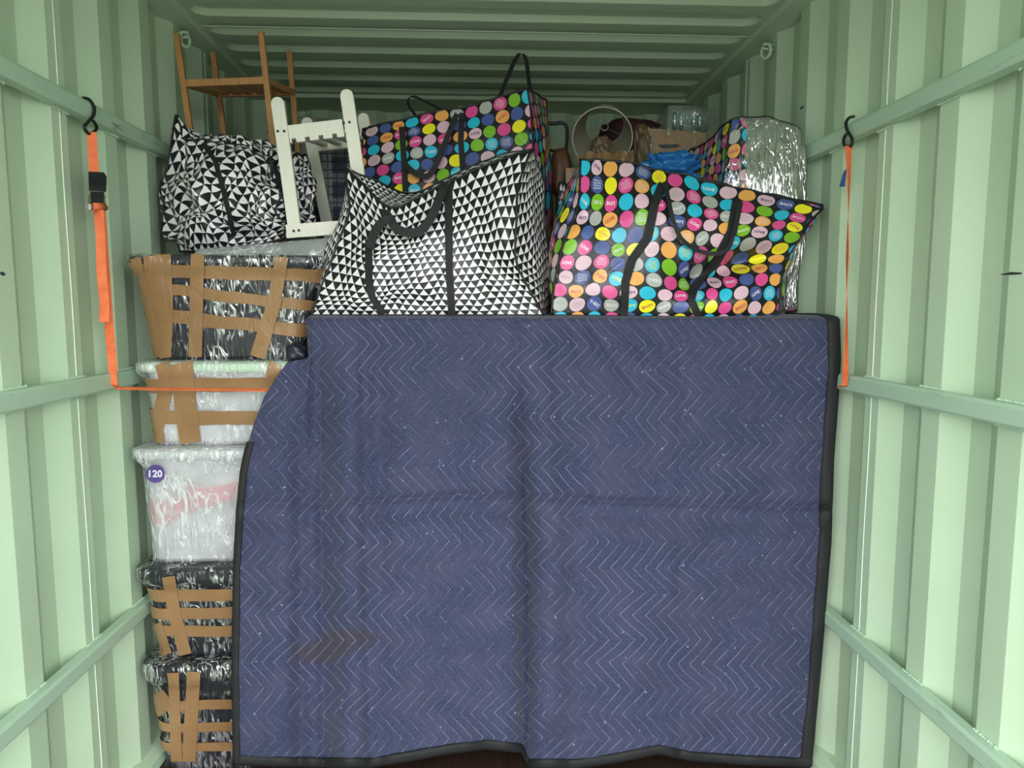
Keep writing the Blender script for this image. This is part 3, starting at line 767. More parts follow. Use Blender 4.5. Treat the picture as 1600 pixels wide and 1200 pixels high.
# ------------------------------------------------------------------ moving blanket
def blanket():
    BT = 497.0
    def xl(y):
        if y < 560: return 478.0+(y-BT)*.06
        if y < 566: return 482-(y-560)*5.5
        pts = [(566, 449), (590, 432), (620, 413), (660, 398), (705, 384), (740, 377), (800, 371), (900, 366), (1050, 364), (1196, 366)]
        for (a, p), (b_, q) in zip(pts[:-1], pts[1:]):
            if a <= y <= b_: return p+(q-p)*(y-a)/(b_-a)
        return 366
    def xr(y):
        pts = [(BT, 1309), (560, 1311), (640, 1306), (720, 1300), (760, 1299), (850, 1296), (960, 1287), (1050, 1280), (1196, 1266)]
        for (a, p), (b_, q) in zip(pts[:-1], pts[1:]):
            if a <= y <= b_: return p+(q-p)*(y-a)/(b_-a)
        return 1266
    def hem(x):
        pts = [(366, 1192), (430, 1195), (520, 1197), (580, 1197), (640, 1187), (700, 1176), (760, 1168), (815, 1174), (826, 1198), (900, 1199), (960, 1190), (1030, 1176), (1080, 1187), (1160, 1193), (1266, 1197)]
        for (a, p), (b_, q) in zip(pts[:-1], pts[1:]):
            if a <= x <= b_: return p+(q-p)*(x-a)/(b_-a)
        return 1194
    def dep(x, y):
        g = lambda c, s_: math.exp(-((x-c)/s_)**2)
        k_ = sstep(520, 800, y)
        d = 0
        vx = 806+16*sstep(520, 900, y)
        d += (.010+.050*k_)*math.exp(-abs(x-vx)/8)-(.006+.018*k_)*g(vx+38, 30)-(.004+.012*k_)*g(vx-42, 34)
        d += .016*g(870+20*k_, 16)*sstep(500, 560, y)*(1-k_*.6)
        k2 = sstep(500, 620, y)
        d += .022*math.exp(-abs(x-(487-.01*(y-560)))/4)*sstep(545, 570, y)*(1-sstep(640, 800, y))
        d += .030*k2*math.exp(-abs(x-(500+.01*(y-560)))/14)-.026*k2*g(545, 26)+.014*k2*g(592, 15)+.006*g(566+.02*(y-600), 6)
        d += -.012*k2*g(430, 30)+.016*k2*sstep(600, 800, y)*g(470, 12)
        d += .008*math.sin(x*.031+y*.004+1)*sstep(700, 1190, y)+.010*g(1130, 40)*sstep(760, 1190, y)
        d += .006*g(1062, 8)*sstep(500, 600, y)
        yc = 786-12*math.exp(-((x-760)/160)**2)+6*sstep(1000, 1300, x)
        d += .016*math.exp(-abs(y-yc)/4)*(.5+.5*sstep(360, 600, x))-.006*math.exp(-((y-yc-22)/16)**2)
        # gathers running down from the top edge
        for (xa, sl, dd) in ((905, .75, .010), (950, .95, .010), (985, 1.0, .007), (880, .25, .007), (640, .12, .005)):
            d += dd*math.exp(-((x-xa-sl*(y-505))/7)**2)*sstep(503, 520, y)*(1-sstep(560, 680, y))
        d += noise.noise(Vector((x*.012, y*.012, 0)))*.012*sstep(505, 600, y)+noise.noise(Vector((x*.035, y*.03, 3)))*.0045
        if x < 490: d += .03*sstep(490, 470, x)*sstep(640, 566, y)
        d += .05*sstep(600, 1190, y)*0
        return d*1.55
    YF = 2.185
    mb = MB(); G = []; UV = []
    NL, NR = 34, 230
    rows = []
    for k_ in range(22):      # over the top of the load, going back
        rows.append(('t', (21-k_)/21))
    yy = BT+3
    while yy < 1199: rows.append(('f', yy)); yy += 3.2
    rows.append(('f', 1200))
    for kind, val in rows:
        row = []; uvr = []
        for c in range(NL+NR+1):
            y = BT if kind == 't' else val
            L, R = xl(y), xr(y); mid = 489
            x = L+(mid-L)*c/NL if c <= NL else mid+(R-mid)*(c-NL)/NR
            if kind == 't':
                p = at(x, BT, YF+.012); lift = .004+.004*noise.noise(Vector((p.x*7, val*5, 0)))
                a = val*.62
                p = Vector((p.x, YF+.018+a+.0, p.z+.006*sstep(0, .05, a)+lift*sstep(0, .1, a)))
                v_ = -BT*.00203+a
            else:
                h = hem(x); y2 = BT+(val-BT)*(h-BT)/(1200-BT)
                p = at(x, y2, YF+dep(x, y2)+.010*math.exp(-(y2-BT)/3.0))
                v_ = -y2*.00203
            row.append(p); uvr.append((x*.00203, v_))
        G.append(row); UV.append(uvr)
    mb.grid(G, 0, UV)
    root = thing('moving_blanket', (G[-1][(NL+NR)//2].x, 2.26, ZF), 'navy quilted moving blanket with black edging, draped over the load below the bags', 'blanket')
    o_ = mb.build('quilted_cloth', M['blanket'], root, smooth=True)
    m = o_.modifiers.new('thickness', 'SOLIDIFY'); m.thickness = .004; m.offset = 1
    # edging
    nR = len(G)
    def edge(cols, rws, flip=1):
        mb = MB(); gg = [[G[r][c]+Vector((0, -.0045, 0))+(Vector((0, 0, .004)) if r < 22 else Vector()) for c in cols] for r in rws]
        mb.grid(gg); b_ = mb.build('edge_binding', M['binding'], root, smooth=True); q = b_.modifiers.new('thickness', 'SOLIDIFY'); q.thickness = .008; q.offset = 0
    def rim(pts_out, pts_in, name='edge_binding'):
        mb = MB(); rowsg = []
        for a, b_ in zip(pts_out, pts_in):
            d = (b_-a); rowsg.append([a-d*.12, a+d*.25+Vector((0, -.004, 0)), a+d*.55+Vector((0, -.0045, 0)), b_+Vector((0, -.003, 0))])
        mb.grid(rowsg); o2 = mb.build(name, M['binding'], root, smooth=True); q = o2.modifiers.new('thickness', 'SOLIDIFY'); q.thickness = .007; q.offset = 0
    W_ = .036
    def inset(r, side):
        row = G[r]; 
        if side > 0: a = row[-1]; d = (row[-6]-a).normalized()
        else: a = row[0]; d = (row[6]-a).normalized()
        return a+d*W_*(1 if side > 0 else .55)
    rim([G[r][-1] for r in range(nR)], [inset(r, 1) for r in range(nR)])
    r0 = min(r for r in range(22, nR) if rows[r][1] >= 690)
    rim([G[r][0] for r in range(r0, nR)], [inset(r, -1) for r in range(r0, nR)])
    bot = [G[-1][c] for c in range(NL+NR+1)]; rim(bot, [p+Vector((0, -.001, .030)) for p in bot])
blanket()
# crumpled black cloth tucked between top box and blanket
mb = MB(); c = at(464, 551, 2.25); G = []
for i in range(15):
    row = []
    for j in range(25):
        th = PI*i/14; p_ = 2*PI*(j % 24)/24; d = Vector((math.sin(th)*math.cos(p_), math.sin(th)*math.sin(p_), math.cos(th)))
        r = 1+.35*noise.noise(d*2.2+Vector((4, 0, 0)))+.2*noise.noise(d*6)
        row.append(c+Vector((d.x*.034*r, d.y*.026*r, d.z*.030*r)))
    G.append(row)
mb.grid(G); tag(mb.build('crumpled_cloth', M['crumple'], smooth=True), 'crumpled black cloth bunched between the top storage box and the blanket', 'cloth')

# ------------------------------------------------------------------ ratchet strap
def ratchet():
    XR_ = WI-.034
    top = at_x(142, 205, -XR_); root = thing('ratchet_strap', at_x(178, 590, -1.10), 'orange ratchet strap hooked over both upper rails and pulled across the load behind the blanket', 'strap')
    def hook(px, s):
        # px: list of (x, y) for the S hook
        X = s*(WI-.036); P = smoothpts([at_x(x, y, X+(s*.035 if i == 0 else (s*.012 if i == 1 else 0))) for i, (x, y) in enumerate(px)], 40)
        mb = MB(); mb.tube(P, .0048, 8); return mb.build('hook', M['hook'], root, smooth=True)
    hook([(130, 153), (140, 156), (147, 168), (146, 180), (138, 190), (132, 198), (136, 207), (141, 209)], -1)
    hook([(141, 209), (148, 205), (151, 199), (147, 191), (141, 185)], -1)
    hook([(1334, 182), (1327, 184), (1322, 192), (1324, 204), (1330, 214), (1332, 222), (1329, 229)], 1)
    hook([(1329, 229), (1320, 227), (1318, 219), (1321, 211), (1326, 207)], 1)
    side = Vector((.35, -1, 0)).normalized()
    def web(pts, width, s, n=40, nm='webbing', sd=None):
        P = smoothpts(pts, n); mb = MB(); mb.ribbon(P, Vector((0, -1, 0)), width, .002, side=sd); return mb.build(nm, M['orange'], root)
    XL = -(WI-.042)
    sd = Vector((1, .25, 0))
    web([at_x(143, 206, XL), at_x(145, 240, XL), at_x(147, 272, XL)], .0245, -1, sd=sd)
    # ratchet
    P = at_x(150, 292, XL+.004); mb = MB()
    a = [(138, 268), (162, 269), (167, 276), (166, 300), (139, 298)]
    V = [at_x(x, y, XL+.014) for x, y in a]+[at_x(x, y, XL-.012) for x, y in a]
    mb.add(V, [tuple(range(5)), tuple(range(5, 10))]+[(i, (i+1) % 5, 5+(i+1) % 5, 5+i) for i in range(5)])
    for y in (276, 280, 284, 288): mb.tube([at_x(141, y, XL+.015), at_x(163, y+1, XL+.015)], .0018, 5)
    mb.build('ratchet_handle', M['black_plastic'], root, bevel=.002)
    mb = MB(); mb.hexa([at_x(x, y, XL+d) for d in (-.010, .010) for x, y in ((141, 299), (163, 300), (162, 318), (142, 317))]); mb.build('ratchet_frame', M['black_plastic'], root, bevel=.001)
    mb = MB()
    for x in (139.5, 163.5):
        mb.hexa([at_x(x+i, y, XL+d) for d in (-.008, .008) for i, y in ((-1.3, 305), (1.3, 305), (1.3, 330), (-1.3, 330))])
        c = at_x(x, 324, XL+.005); mb.tube([c+Vector((0, -.004, 0)), c+Vector((0, .004, 0))], .009, 12)
    mb.tube([at_x(139, 320, XL+.006), at_x(164, 320, XL+.006)], .005, 10); mb.build('ratchet_pawl', M['zinc'], root)
    mb = MB(); mb.tube([at_x(143, 322, XL+.004), at_x(161, 323, XL+.004)], .0115, 14); mb.build('webbing_roll', M['orange'], root, smooth=True)
    web([at_x(154, 328, XL+.004), at_x(157, 370, XL+.003), at_x(159, 430, XL+.006), at_x(163, 470, XL+.002), at_x(163, 503, XL+.003)], .0255, -1, nm='loose_end', sd=sd)
    web([at_x(158, 330, XL-.004), at_x(165, 430, XL-.004), at_x(170, 500, XL-.006), at_x(177, 582, XL-.008)], .0245, -1, sd=Vector((1, .85, 0)).normalized())
    # across the load, behind the blanket, and up the other wall
    z = b2[3][1]; A = at_x(178, 600, -1.10)
    yl = 2.222
    mb = MB(); pts = [at_x(177, 582, XL-.008), at_x(179, 602, -1.108), at(185, 607, 2.205), at(240, 608, 2.207), at(330, 609, 2.209), at(420, 610, 2.212), at(470, 610, 2.262), at(800, 608, 2.282), at(1200, 607, 2.27), at(1296, 607, 2.215), at(1310, 607, 2.19), at_x(1319, 603, 1.105), at_x(1321, 585, 1.10)]
    P = []
    for a_, b_ in zip(pts[:-1], pts[1:]):
        for i in range(8): P.append(a_.lerp(b_, i/8))
    P.append(pts[-1]); nr = [Vector((0, -.30, 1)).normalized()]*len(P)
    mb.ribbon(P, nr, .018, .002); mb.build('webbing', M['orange'], root)
    XR2 = WI-.040
    P = [at_x(1326, 228, XR2), at_x(1326, 280, XR2), at_x(1325, 360, XR2), at_x(1323, 470, XR2), at_x(1321, 585, 1.103)]
    Q = smoothpts(P, 40); mb = MB(); V = []; F = []
    for i, p in enumerate(Q):   # twists edge-on half way down
        a = .25+1.15*min(1, i/24) if i < 24 else 1.4-1.0*(i-24)/16
        sd_ = Vector((math.cos(a), math.sin(a), 0)); n2 = Vector((-math.sin(a), math.cos(a), 0))
        V += [p-sd_*.0122-n2*.001, p+sd_*.0122-n2*.001, p+sd_*.0122+n2*.001, p-sd_*.0122+n2*.001]
    for i in range(len(Q)-1):
        for k_ in range(4): F.append((i*4+k_, (i+1)*4+k_, (i+1)*4+(k_+1) % 4, i*4+(k_+1) % 4))
    mb.add(V, F); mb.build('webbing', M['orange'], root)
    mb = MB(); mb.hexa([at_x(x, y, XR2+d) for d in (0, .0015) for x, y in ((1324, 262), (1320, 292), (1311, 292), (1318, 268))][0:8]); mb.build('label_tag', M['blue_label'], root)
ratchet()

# ------------------------------------------------------------------ bags
bt = 493
# black and white bag in the front middle
bagC = make_bag('laundry_bag', 'big black and white triangle-print zip bag at front, middle of the blanket', 'bag',
    [[(541, 258, 2.36), (598, 322, 2.28), (668, 303, 2.29), (735, 268, 2.32), (828, 236, 2.36)],
     [(547, 330, 2.33), (605, 372, 2.25), (670, 360, 2.24), (740, 335, 2.26), (809, 315, 2.31)],
     [(526, 390, 2.30), (590, 412, 2.24), (665, 408, 2.23), (740, 400, 2.24), (806, 395, 2.29)],
     [(502, 448, 2.29), (580, 456, 2.24), (660, 452, 2.23), (745, 452, 2.24), (824, 448, 2.27)],
     [(486, bt, 2.28), (580, bt, 2.25), (660, bt, 2.245), (750, bt, 2.245), (850, bt, 2.27)]],
    [[(541, 260, 2.42), (585, 284, 2.43), (650, 300, 2.56), (740, 258, 2.56), (834, 234, 2.48)],
     [(537, 320, 2.42), (585, 340, 2.43), (680, 350, 2.6), (760, 330, 2.60), (848, 300, 2.50)],
     [(520, 390, 2.43), (600, 400, 2.47), (680, 400, 2.62), (760, 400, 2.62), (856, 390, 2.50)],
     [(512, 489, 2.46), (600, 489, 2.5), (680, 489, 2.62), (760, 489, 2.62), (860, 491, 2.50)]],
    (.80, .50, .34), 'tri', seed=2, bulge=(.010, .02, -.03, 0), wr=.009)
bv = bvh_of(bagC[1])
strap(bagC[0], bv, [[(577, 374), (577, 440), (582, 465), (600, 491)]], 11)
strap(bagC[0], bv, [[(701, 284), (701, 350), (702, 420), (706, 492)]], (13, 11))
loop_handle(bagC[0], [(578, 388, 2.235), (583, 368, 2.225), (594, 350, 2.215), (606, 340, 2.21), (600, 330, 2.23), (612, 346, 2.21), (618, 356, 2.205), (638, 364, 2.20), (660, 358, 2.20), (678, 332, 2.21), (690, 300, 2.24), (697, 286, 2.27)], .027)
# dotted bag front right
def pleat(p, u, v, w_):
    if w_ < .5:
        c = .30+.22*(u-.55)/.45 if u > .5 else .28; d = (v-c)/.10
        k_ = sstep(.42, .62, u)*(1-w_*2)*(1-.8*sstep(.78, .97, u))
        p.y += .095*k_*math.exp(-d*d)-.020*k_*math.exp(-((v-.10)/.10)**2)
        p.y += .012*math.exp(-((v-.62-.10*math.sin(u*5))/.05)**2)*sstep(.3, .0, u)*(1-w_*2)
    return p
bagD = make_bag('laundry_bag', 'polka dot zip bag at front right with a pointed corner sticking out to the right', 'bag',
    [[(906, 253, 2.36), (985, 256, 2.35), (1075, 275, 2.34), (1180, 300, 2.35), (1287, 325, 2.37)],
     [(903, 318, 2.31), (978, 318, 2.25), (1070, 330, 2.25), (1163, 345, 2.27), (1258, 358, 2.33)],
     [(880, 378, 2.28), (968, 380, 2.24), (1060, 385, 2.23), (1150, 395, 2.25), (1234, 398, 2.32)],
     [(868, 436, 2.26), (962, 440, 2.235), (1060, 445, 2.235), (1145, 445, 2.24), (1218, 440, 2.28)],
     [(861, bt, 2.26), (955, bt+1, 2.245), (1050, bt+2, 2.245), (1130, bt+3, 2.245), (1214, bt+4, 2.25)]],
    [[(907, 256, 2.44), (985, 258, 2.45), (1080, 277, 2.43), (1180, 300, 2.385), (1284, 324, 2.385)],
     [(876, 320, 2.50), (975, 330, 2.5), (1070, 340, 2.43), (1160, 350, 2.39), (1246, 366, 2.385)],
     [(860, 400, 2.50), (975, 400, 2.5), (1070, 400, 2.43), (1160, 400, 2.39), (1228, 410, 2.385)],
     [(868, 489, 2.50), (975, 489, 2.5), (1070, 490, 2.43), (1160, 490, 2.39), (1226, 490, 2.385)]],
    (.80, .53, .32), 'dot', seed=5, bulge=(.010, .015, -.01, 0), wr=.010, wfreq=6.0, top=['cyan', 'lilac', 'orange', 'lilac', 'navy', 'yellow', 'pink', 'cyan', 'cyan', 'lilac', 'orange', 'lilac', 'navy', 'yellow'], extra=pleat)
bv = bvh_of(bagD[1])
strap(bagD[0], bv, [[(1036, 288), (1022, 320), (1012, 372), (988, 405), (977, 440), (975, 493)]], (15, 12))
strap(bagD[0], bv, [[(1152, 316), (1143, 362), (1120, 405), (1085, 450), (1080, 470), (1092, 495)]], (17, 11))
loop_handle(bagD[0], [(1039, 285, 2.285), (1046, 320, 2.218), (1052, 345, 2.195), (1066, 375, 2.19), (1095, 393, 2.21), (1120, 396, 2.205), (1138, 388, 2.21), (1148, 355, 2.235), (1155, 318, 2.27)], .013)
# big dotted bag behind
bagB = make_bag('laundry_bag', 'large upright polka dot zip bag in the middle, behind the triangle-print bag', 'bag',
    [[(568, 201, 2.76), (650, 181, 2.73), (740, 163, 2.72), (824, 139, 2.72)],
     [(562, 280, 2.72), (650, 270, 2.70), (740, 262, 2.70), (834, 250, 2.71)],
     [(560, 380, 2.72), (650, 375, 2.70), (740, 370, 2.70), (840, 380, 2.71)],
     [(562, 488, 2.74), (650, 488, 2.72), (740, 488, 2.72), (846, 488, 2.72)]],
    [[(585, 200, 2.80), (680, 184, 2.95), (760, 168, 3.0), (852, 156, 3.0)],
     [(580, 290, 2.80), (680, 290, 2.95), (760, 290, 3.0), (860, 260, 3.0)],
     [(580, 487, 2.80), (680, 487, 2.95), (760, 487, 3.0), (868, 487, 3.0)]],
    (.66, .78, .36), 'dot', seed=11, bulge=(.03, .02, .01, 0), wr=.006, cell=.012)
bv = bvh_of(bagB[1])
strap(bagB[0], bv, [[(628, 199), (631, 240), (634, 300)], [(722, 177), (720, 220), (724, 275)]], 9)
loop_handle(bagB[0], [(714, 178, 2.67), (700, 212, 2.65), (684, 252, 2.64), (668, 275, 2.64), (648, 270, 2.64), (632, 256, 2.66)], .020)
loop_handle(bagB[0], [(781, 150, 2.74), (795, 115, 2.76), (808, 88, 2.78), (816, 84, 2.79), (822, 92, 2.79), (826, 120, 2.78), (829, 144, 2.76)], .020, side=Vector((.75, .65, .1)))
loop_handle(bagB[0], [(650, 182, 2.76), (640, 168, 2.78), (637, 157, 2.79), (645, 150, 2.79), (668, 160, 2.78), (695, 173, 2.76)], .018, side=Vector((.3, .8, .5)))
# ------------------------------------------------------------------ grey wrapped slab on the top box
root = thing('wrapped_parcel', (-.72, 2.6, z1+.006), 'flat grey parcel in cling film on the top storage box, under the cream rack', 'parcel')
Yp = 2.36; px0, px1 = at(300, 390, Yp).x, at(524, 380, Yp).x
za, zb_ = max(z1+.022, at(305, 390, Yp).z), at(522, 369, Yp).z
def slab(g):
    P = [(px0-g, Yp-g, z1+.006), (px1+g, Yp-g, z1+.006), (px1+g, 2.64, z1+.006), (px0-g, 2.64, z1+.006), (px0-g, Yp+.03-g, za+g), (px1+g, Yp+.03-g, zb_+g), (px1+g, 2.64, zb_+g), (px0-g, 2.64, za+g)]
    return [Vector(p) for p in P]
mb = MB(); mb.hexa(slab(0)); mb.build('padding', M['grey_wrap'], root, bevel=.012)
mb = MB(); mb.hexa(slab(.003)); mb.build('cling_film', M['film_white'], root, bevel=.013)

# left black and white bag on the storage box
zt1 = z1+.004
def seatbag(p, u, v, w_):
    if u < .13 and v > .84 and w_ < .5:
        k_ = (1-u/.13)*(v-.84)/.16*(1-2*w_); p = p+Vector((-.006, 0, .050))*k_
    fl_ = zt1 if p.x < px0-.004 else za+(zb_-za)*min(1, (p.x-px0)/(px1-px0))+.007
    p.z = max(p.z, fl_+.002)
    return p
bagA = make_bag('laundry_bag', 'crumpled black and white triangle-print bag at far left, on top of the taped storage boxes', 'bag',
    [[(273, 204, 2.55), (300, 222, 2.51), (345, 224, 2.51), (392, 238, 2.51), (425, 258, 2.53)],
     [(256, 275, 2.52), (300, 278, 2.45), (345, 280, 2.43), (395, 285, 2.43), (440, 300, 2.50)],
     [(252, 335, 2.51), (300, 335, 2.43), (345, 338, 2.41), (395, 338, 2.42), (447, 340, 2.49)],
     [(282, 393, 2.51), (310, 392, 2.47), (350, 389, 2.47), (395, 384, 2.47), (445, 372, 2.50)]],
    [[(310, 220, 2.655), (380, 225, 2.655), (470, 242, 2.64)], [(300, 300, 2.655), (380, 300, 2.655), (492, 300, 2.64)], [(310, 390, 2.655), (380, 390, 2.655), (496, 372, 2.64)]],
    (.50, .44, .30), 'tri', seed=9, bulge=(.03, .02, .02, 0), wr=.027, wfreq=9.5, extra=seatbag)
bv = bvh_of(bagA[1])
strap(bagA[0], bv, [[(318, 224), (338, 255), (348, 290), (358, 330), (366, 368)]], 7)
strap(bagA[0], bv, [[(420, 246), (436, 280), (447, 320), (452, 365)]], 8)
# small triangle bag between
bagE = make_bag('laundry_bag', 'black and white triangle-print bag mostly hidden behind the front right polka dot bag', 'bag',
    [[(874, 286, 2.86), (905, 292, 2.84), (950, 300, 2.86)], [(874, 380, 2.84), (905, 380, 2.82), (950, 380, 2.84)], [(876, 487, 2.86), (905, 487, 2.84), (950, 487, 2.86)]],
    [[(880, 284, 3.0), (910, 290, 3.0), (950, 300, 3.0)], [(880, 487, 3.0), (910, 487, 3.0), (950, 487, 3.0)]], (.24, .5, .16), 'tri', seed=14, wr=.016, wfreq=9, cell=.014, bulge=(.01, .005, .005, 0))
# film-wrapped dotted bag at right
bagF = make_bag('laundry_bag', 'polka dot bag bound in silvery cling film, standing against the right wall', 'bag',
    [[(1142, 190, 2.50), (1170, 184, 2.48), (1210, 184, 2.45), (1248, 200, 2.44)],
     [(1134, 270, 2.46), (1170, 270, 2.45), (1215, 270, 2.42), (1258, 270, 2.42)],
     [(1130, 370, 2.46), (1170, 370, 2.45), (1215, 370, 2.42), (1258, 370, 2.42)],
     [(1130, 487, 2.50), (1170, 487, 2.48), (1210, 487, 2.45), (1243, 486, 2.44)]],
    [[(1074, 244, 2.98), (1110, 236, 2.98), (1160, 240, 2.98)], [(1068, 330, 2.98), (1110, 330, 2.98), (1166, 330, 2.98)], [(1074, 486, 2.98), (1110, 486, 2.98), (1160, 486, 2.98)]],
    (.27, .66, .52), 'dot', seed=21, bulge=(.02, .006, .03, 0), wr=.010, cell=.012)
mb = MB(); NF = 46
def film_shell():
    P = bagF[3]; G = []
    for i in range(NF+1):
        v = .01+.985*i/NF; row = []
        for u, w_ in [(x, 0) for x in np.linspace(.0, 1, 30)]+[(1, y) for y in np.linspace(.05, 1, 22)]:
            p = P(u, v, w_); q = P(.5, v, .5); d = Vector((p.x-q.x, p.y-q.y, 0)); d.normalize()
            p = p+d*(.005+.006*abs(noise.noise(Vector((p.x*30, p.y*10, p.z*12)))))
            p.x = min(p.x, WI-.004); row.append(p)
        G.append(row)
    G.append([p.lerp(P(.5, 1, .5)+Vector((0, 0, .015)), .25)+Vector((0, 0, .006)) for p in G[-1]])
    G.append([p.lerp(P(.5, 1, .5)+Vector((0, 0, .015)), .9) for p in G[-2]])
    return G
G = film_shell()
mb.grid([r[:9] for r in G]); o_ = mb.build('cling_film', M['film'], bagF[0], smooth=True)
mb = MB(); mb.grid([r[8:] for r in G]); o_ = mb.build('cling_film', M['film_dense'], bagF[0], smooth=True); o_['label'] = 'dense silvery cling film'

# ------------------------------------------------------------------ bamboo rack
def rack():
    YF_, YB_ = 2.70, 3.02
    root = thing('bamboo_rack', at(360, 400, 2.86), 'tall bamboo rack with one slatted shelf behind the crumpled bag at far left', 'rack')
    def leg(p, q, Y):
        a, b_ = at(*p, Y), at(*q, Y); d = (b_-a); t = (((z1+.004) if Y < 2.8 else 1.742)-a.z)/d.z; b2_ = a+d*t
        mb = MB(); mb.bar(a, b2_, .020, .020); mb.build('leg', M['bamboo'], root, bevel=.0015); return a, b2_
    A = leg((276, 53), (299, 215), YF_); B = leg((408, 50), (426, 215), YF_); D = leg((333, 82), (351, 215), YB_); E_ = leg((452, 80), (464, 215), YB_)
    a, b_, d, e_ = at(287, 131, YF_), at(416, 126, YF_), at(341, 147, YB_), at(459, 145, YB_)
    for p, q in ((a, b_), (d, e_), (a, d), (b_, e_)):
        mb = MB(); mb.bar(p, q, .024 if p in (a, d) and q in (b_, e_) else .022, .014, up=Vector((0, 0, 1)) if False else Vector((0, 1, 0)) if abs((q-p).x) > .2 else Vector((1, 0, 0))); mb.build('rail', M['bamboo'], root, bevel=.001)
    for i in range(6):
        t = (i+.7)/6.4; p = a.lerp(b_, t)+Vector((0, .01, 0)); q = d.lerp(e_, t)
        mb = MB(); mb.bar(p, q, .008, .030, up=Vector((1, 0, 0))); mb.build('slat', M['bamboo'], root, bevel=.001)
rack()

# ------------------------------------------------------------------ cream slatted rack
def cream():
    YF_, YB_ = 2.45, 2.86
    zb0 = zb_+.004
    root = thing('slatted_rack', at(495, 360, 2.6), 'cream painted wooden rack with round-topped posts and slats, on the grey parcel', 'rack')
    def post(top, bot, Y, wd, toz=None):
        a, b_ = at(*top, Y), at(*bot, Y)
        if toz is not None: b_ = a+(b_-a)*((toz-a.z)/(b_.z-a.z))
        t = (b_-a).normalized(); r = Vector((0, 1, 0)).cross(t).normalized(); r = -r if r.x < 0 else r
        out = [b_-r*wd/2, b_+r*wd/2]; c = a+t*wd/2
        for k_ in range(11): q = PI*k_/10; out.append(c+r*(wd/2*math.cos(q))-t*(wd/2*math.sin(q)))
        V = out+[p+Vector((0, .02, 0)) for p in out]; m = len(out); mb = MB()
        mb.add(V, [tuple(range(m)), tuple(range(m, 2*m))]+[(i, (i+1) % m, m+(i+1) % m, m+i) for i in range(m)])
        return mb.build('post', M['white_wood'], root, bevel=.002), a, b_, r
    p1 = post((432, 151), (461, 366), YF_, .043, zb0); p2 = post((540, 139), (573, 366), YF_, .043, zb0)
    post((478, 183), (511, 352), YB_, .043, 1.742); post((566, 176), (598, 352), YB_, .043, 1.742)
    def rail(x0_, y0_, x1_, y1_, Y, h, notch=True):
        a, b_ = at(x0_, y0_, Y), at(x1_, y1_, Y); t = (b_-a).normalized(); dn = Vector((0, 1, 0)).cross(t); dn = dn if dn.z < 0 else -dn; L = (b_-a).length
        V2 = [(0, 0), (L, 0)]; nN = 4
        if notch:
            V2.append((L, h))
            for k_ in range(nN)[::-1]:
                c = L*(k_+.12)/nN; V2 += [(c+.016, h), (c+.016, h-.013), (c, h-.013), (c, h)]
            V2.append((0, h)) if V2[-1][0] > .001 else None
        else: V2 += [(L, h), (0, h)]
        out = [a+t*x+dn*y for x, y in V2]; m = len(out); V = out+[p+Vector((0, .018, 0)) for p in out]; mb = MB()
        mb.add(V, [tuple(range(m)), tuple(range(m, 2*m))]+[(i, (i+1) % m, m+(i+1) % m, m+i) for i in range(m)])
        mb.build('rail', M['white_wood'], root); return a, t, dn, L
    a, t, dn, L = rail(449, 196, 534, 186, YF_+.004, .056)
    c, t2, dn2, L2 = rail(488, 216, 575, 207, YB_+.004, .05, False)
    for k_ in range(4):
        f0 = (k_+.12)/4*L+.018; f1 = (k_+1.12)/4*L-.002
        p = a+t*((f0+f1)/2)+dn*.036+Vector((0, .015, 0)); q = c+t2*(L2*((f0+f1)/2/L))+dn2*.03
        mb = MB(); mb.bar(p, q, .012, (f1-f0)*.98, up=t); mb.build('slat', M['white_wood'], root, bevel=.001)
    rail(446, 351, 540, 344, YF_-.020, .044, False); lowrail = [c_ for c_ in bpy.data.objects if c_.parent == root and c_.name.startswith('rail')][-1]
    for k_, pr_ in enumerate(((434, 205), (444, 205), (537, 192), (546, 191), (459, 361), (467, 360))):
        Y = YF_-.0005 if k_ < 4 else YF_-.0205
        q = at(*pr_, Y); mb = MB(); mb.tube([q+Vector((0, .004, 0)), q-Vector((0, .0015, 0))], .0045, 12); mb.build('screw', M['screw'], (p1[0], p1[0], p2[0], p2[0], lowrail, lowrail)[k_])
cream()

# ------------------------------------------------------------------ things at the back
ZS = ZT+.001
# lampshade lying on its side
def lampshade():
    c0, c1 = at(941, 216, 2.95), at(945, 195, 3.14); r0, r1 = .121, .082
    root = thing('lampshade', c0-Vector((0, 0, r0)), 'cream tapered lampshade lying on its side, its wide open end facing out', 'lampshade')
    ax = (c1-c0).normalized(); u = ax.orthogonal().normalized(); v = ax.cross(u); n_ = 48
    mb = MB(); G = []
    for k_ in range(n_+1):
        a = 2*PI*k_/n_; d = u*math.cos(a)+v*math.sin(a); G.append([c0+d*r0, (c0+d*r0).lerp(c1+d*r1, .5), c1+d*r1])
    mb.grid(G); addsolid(mb.build('shade', M['shade'], root, smooth=True), .0015)
    for c, r, k2 in ((c0, r0, .0026), (c1, r1, .0022)):
        mb = MB(); mb.tube([c+(u*math.cos(a)+v*math.sin(a))*r for a in np.linspace(0, 2*PI, n_+1)[:-1]], k2, 6, closed=True); mb.build('rim', M['rim'], root, smooth=True)
    mb = MB(); h = c1-ax*.03
    for a in (PI/2, PI/2+2*PI/3, PI/2+4*PI/3):
        d = Vector((math.cos(a), 0, math.sin(a))); d = (d-ax*d.dot(ax)).normalized(); mb.tube([c1+d*r1, h+d*.016], .0016, 5)
    wf = mb.build('wire_frame', M['wire'], root)
    mb = MB(); mb.tube([h+u*(.016*math.cos(a))+v*(.016*math.sin(a)) for a in np.linspace(0, 2*PI, 25)[:-1]], .0028, 6, closed=True); mb.build('fitter_ring', M['wire'], wf, smooth=True)
    return c0, r0
lc, lr = lampshade()
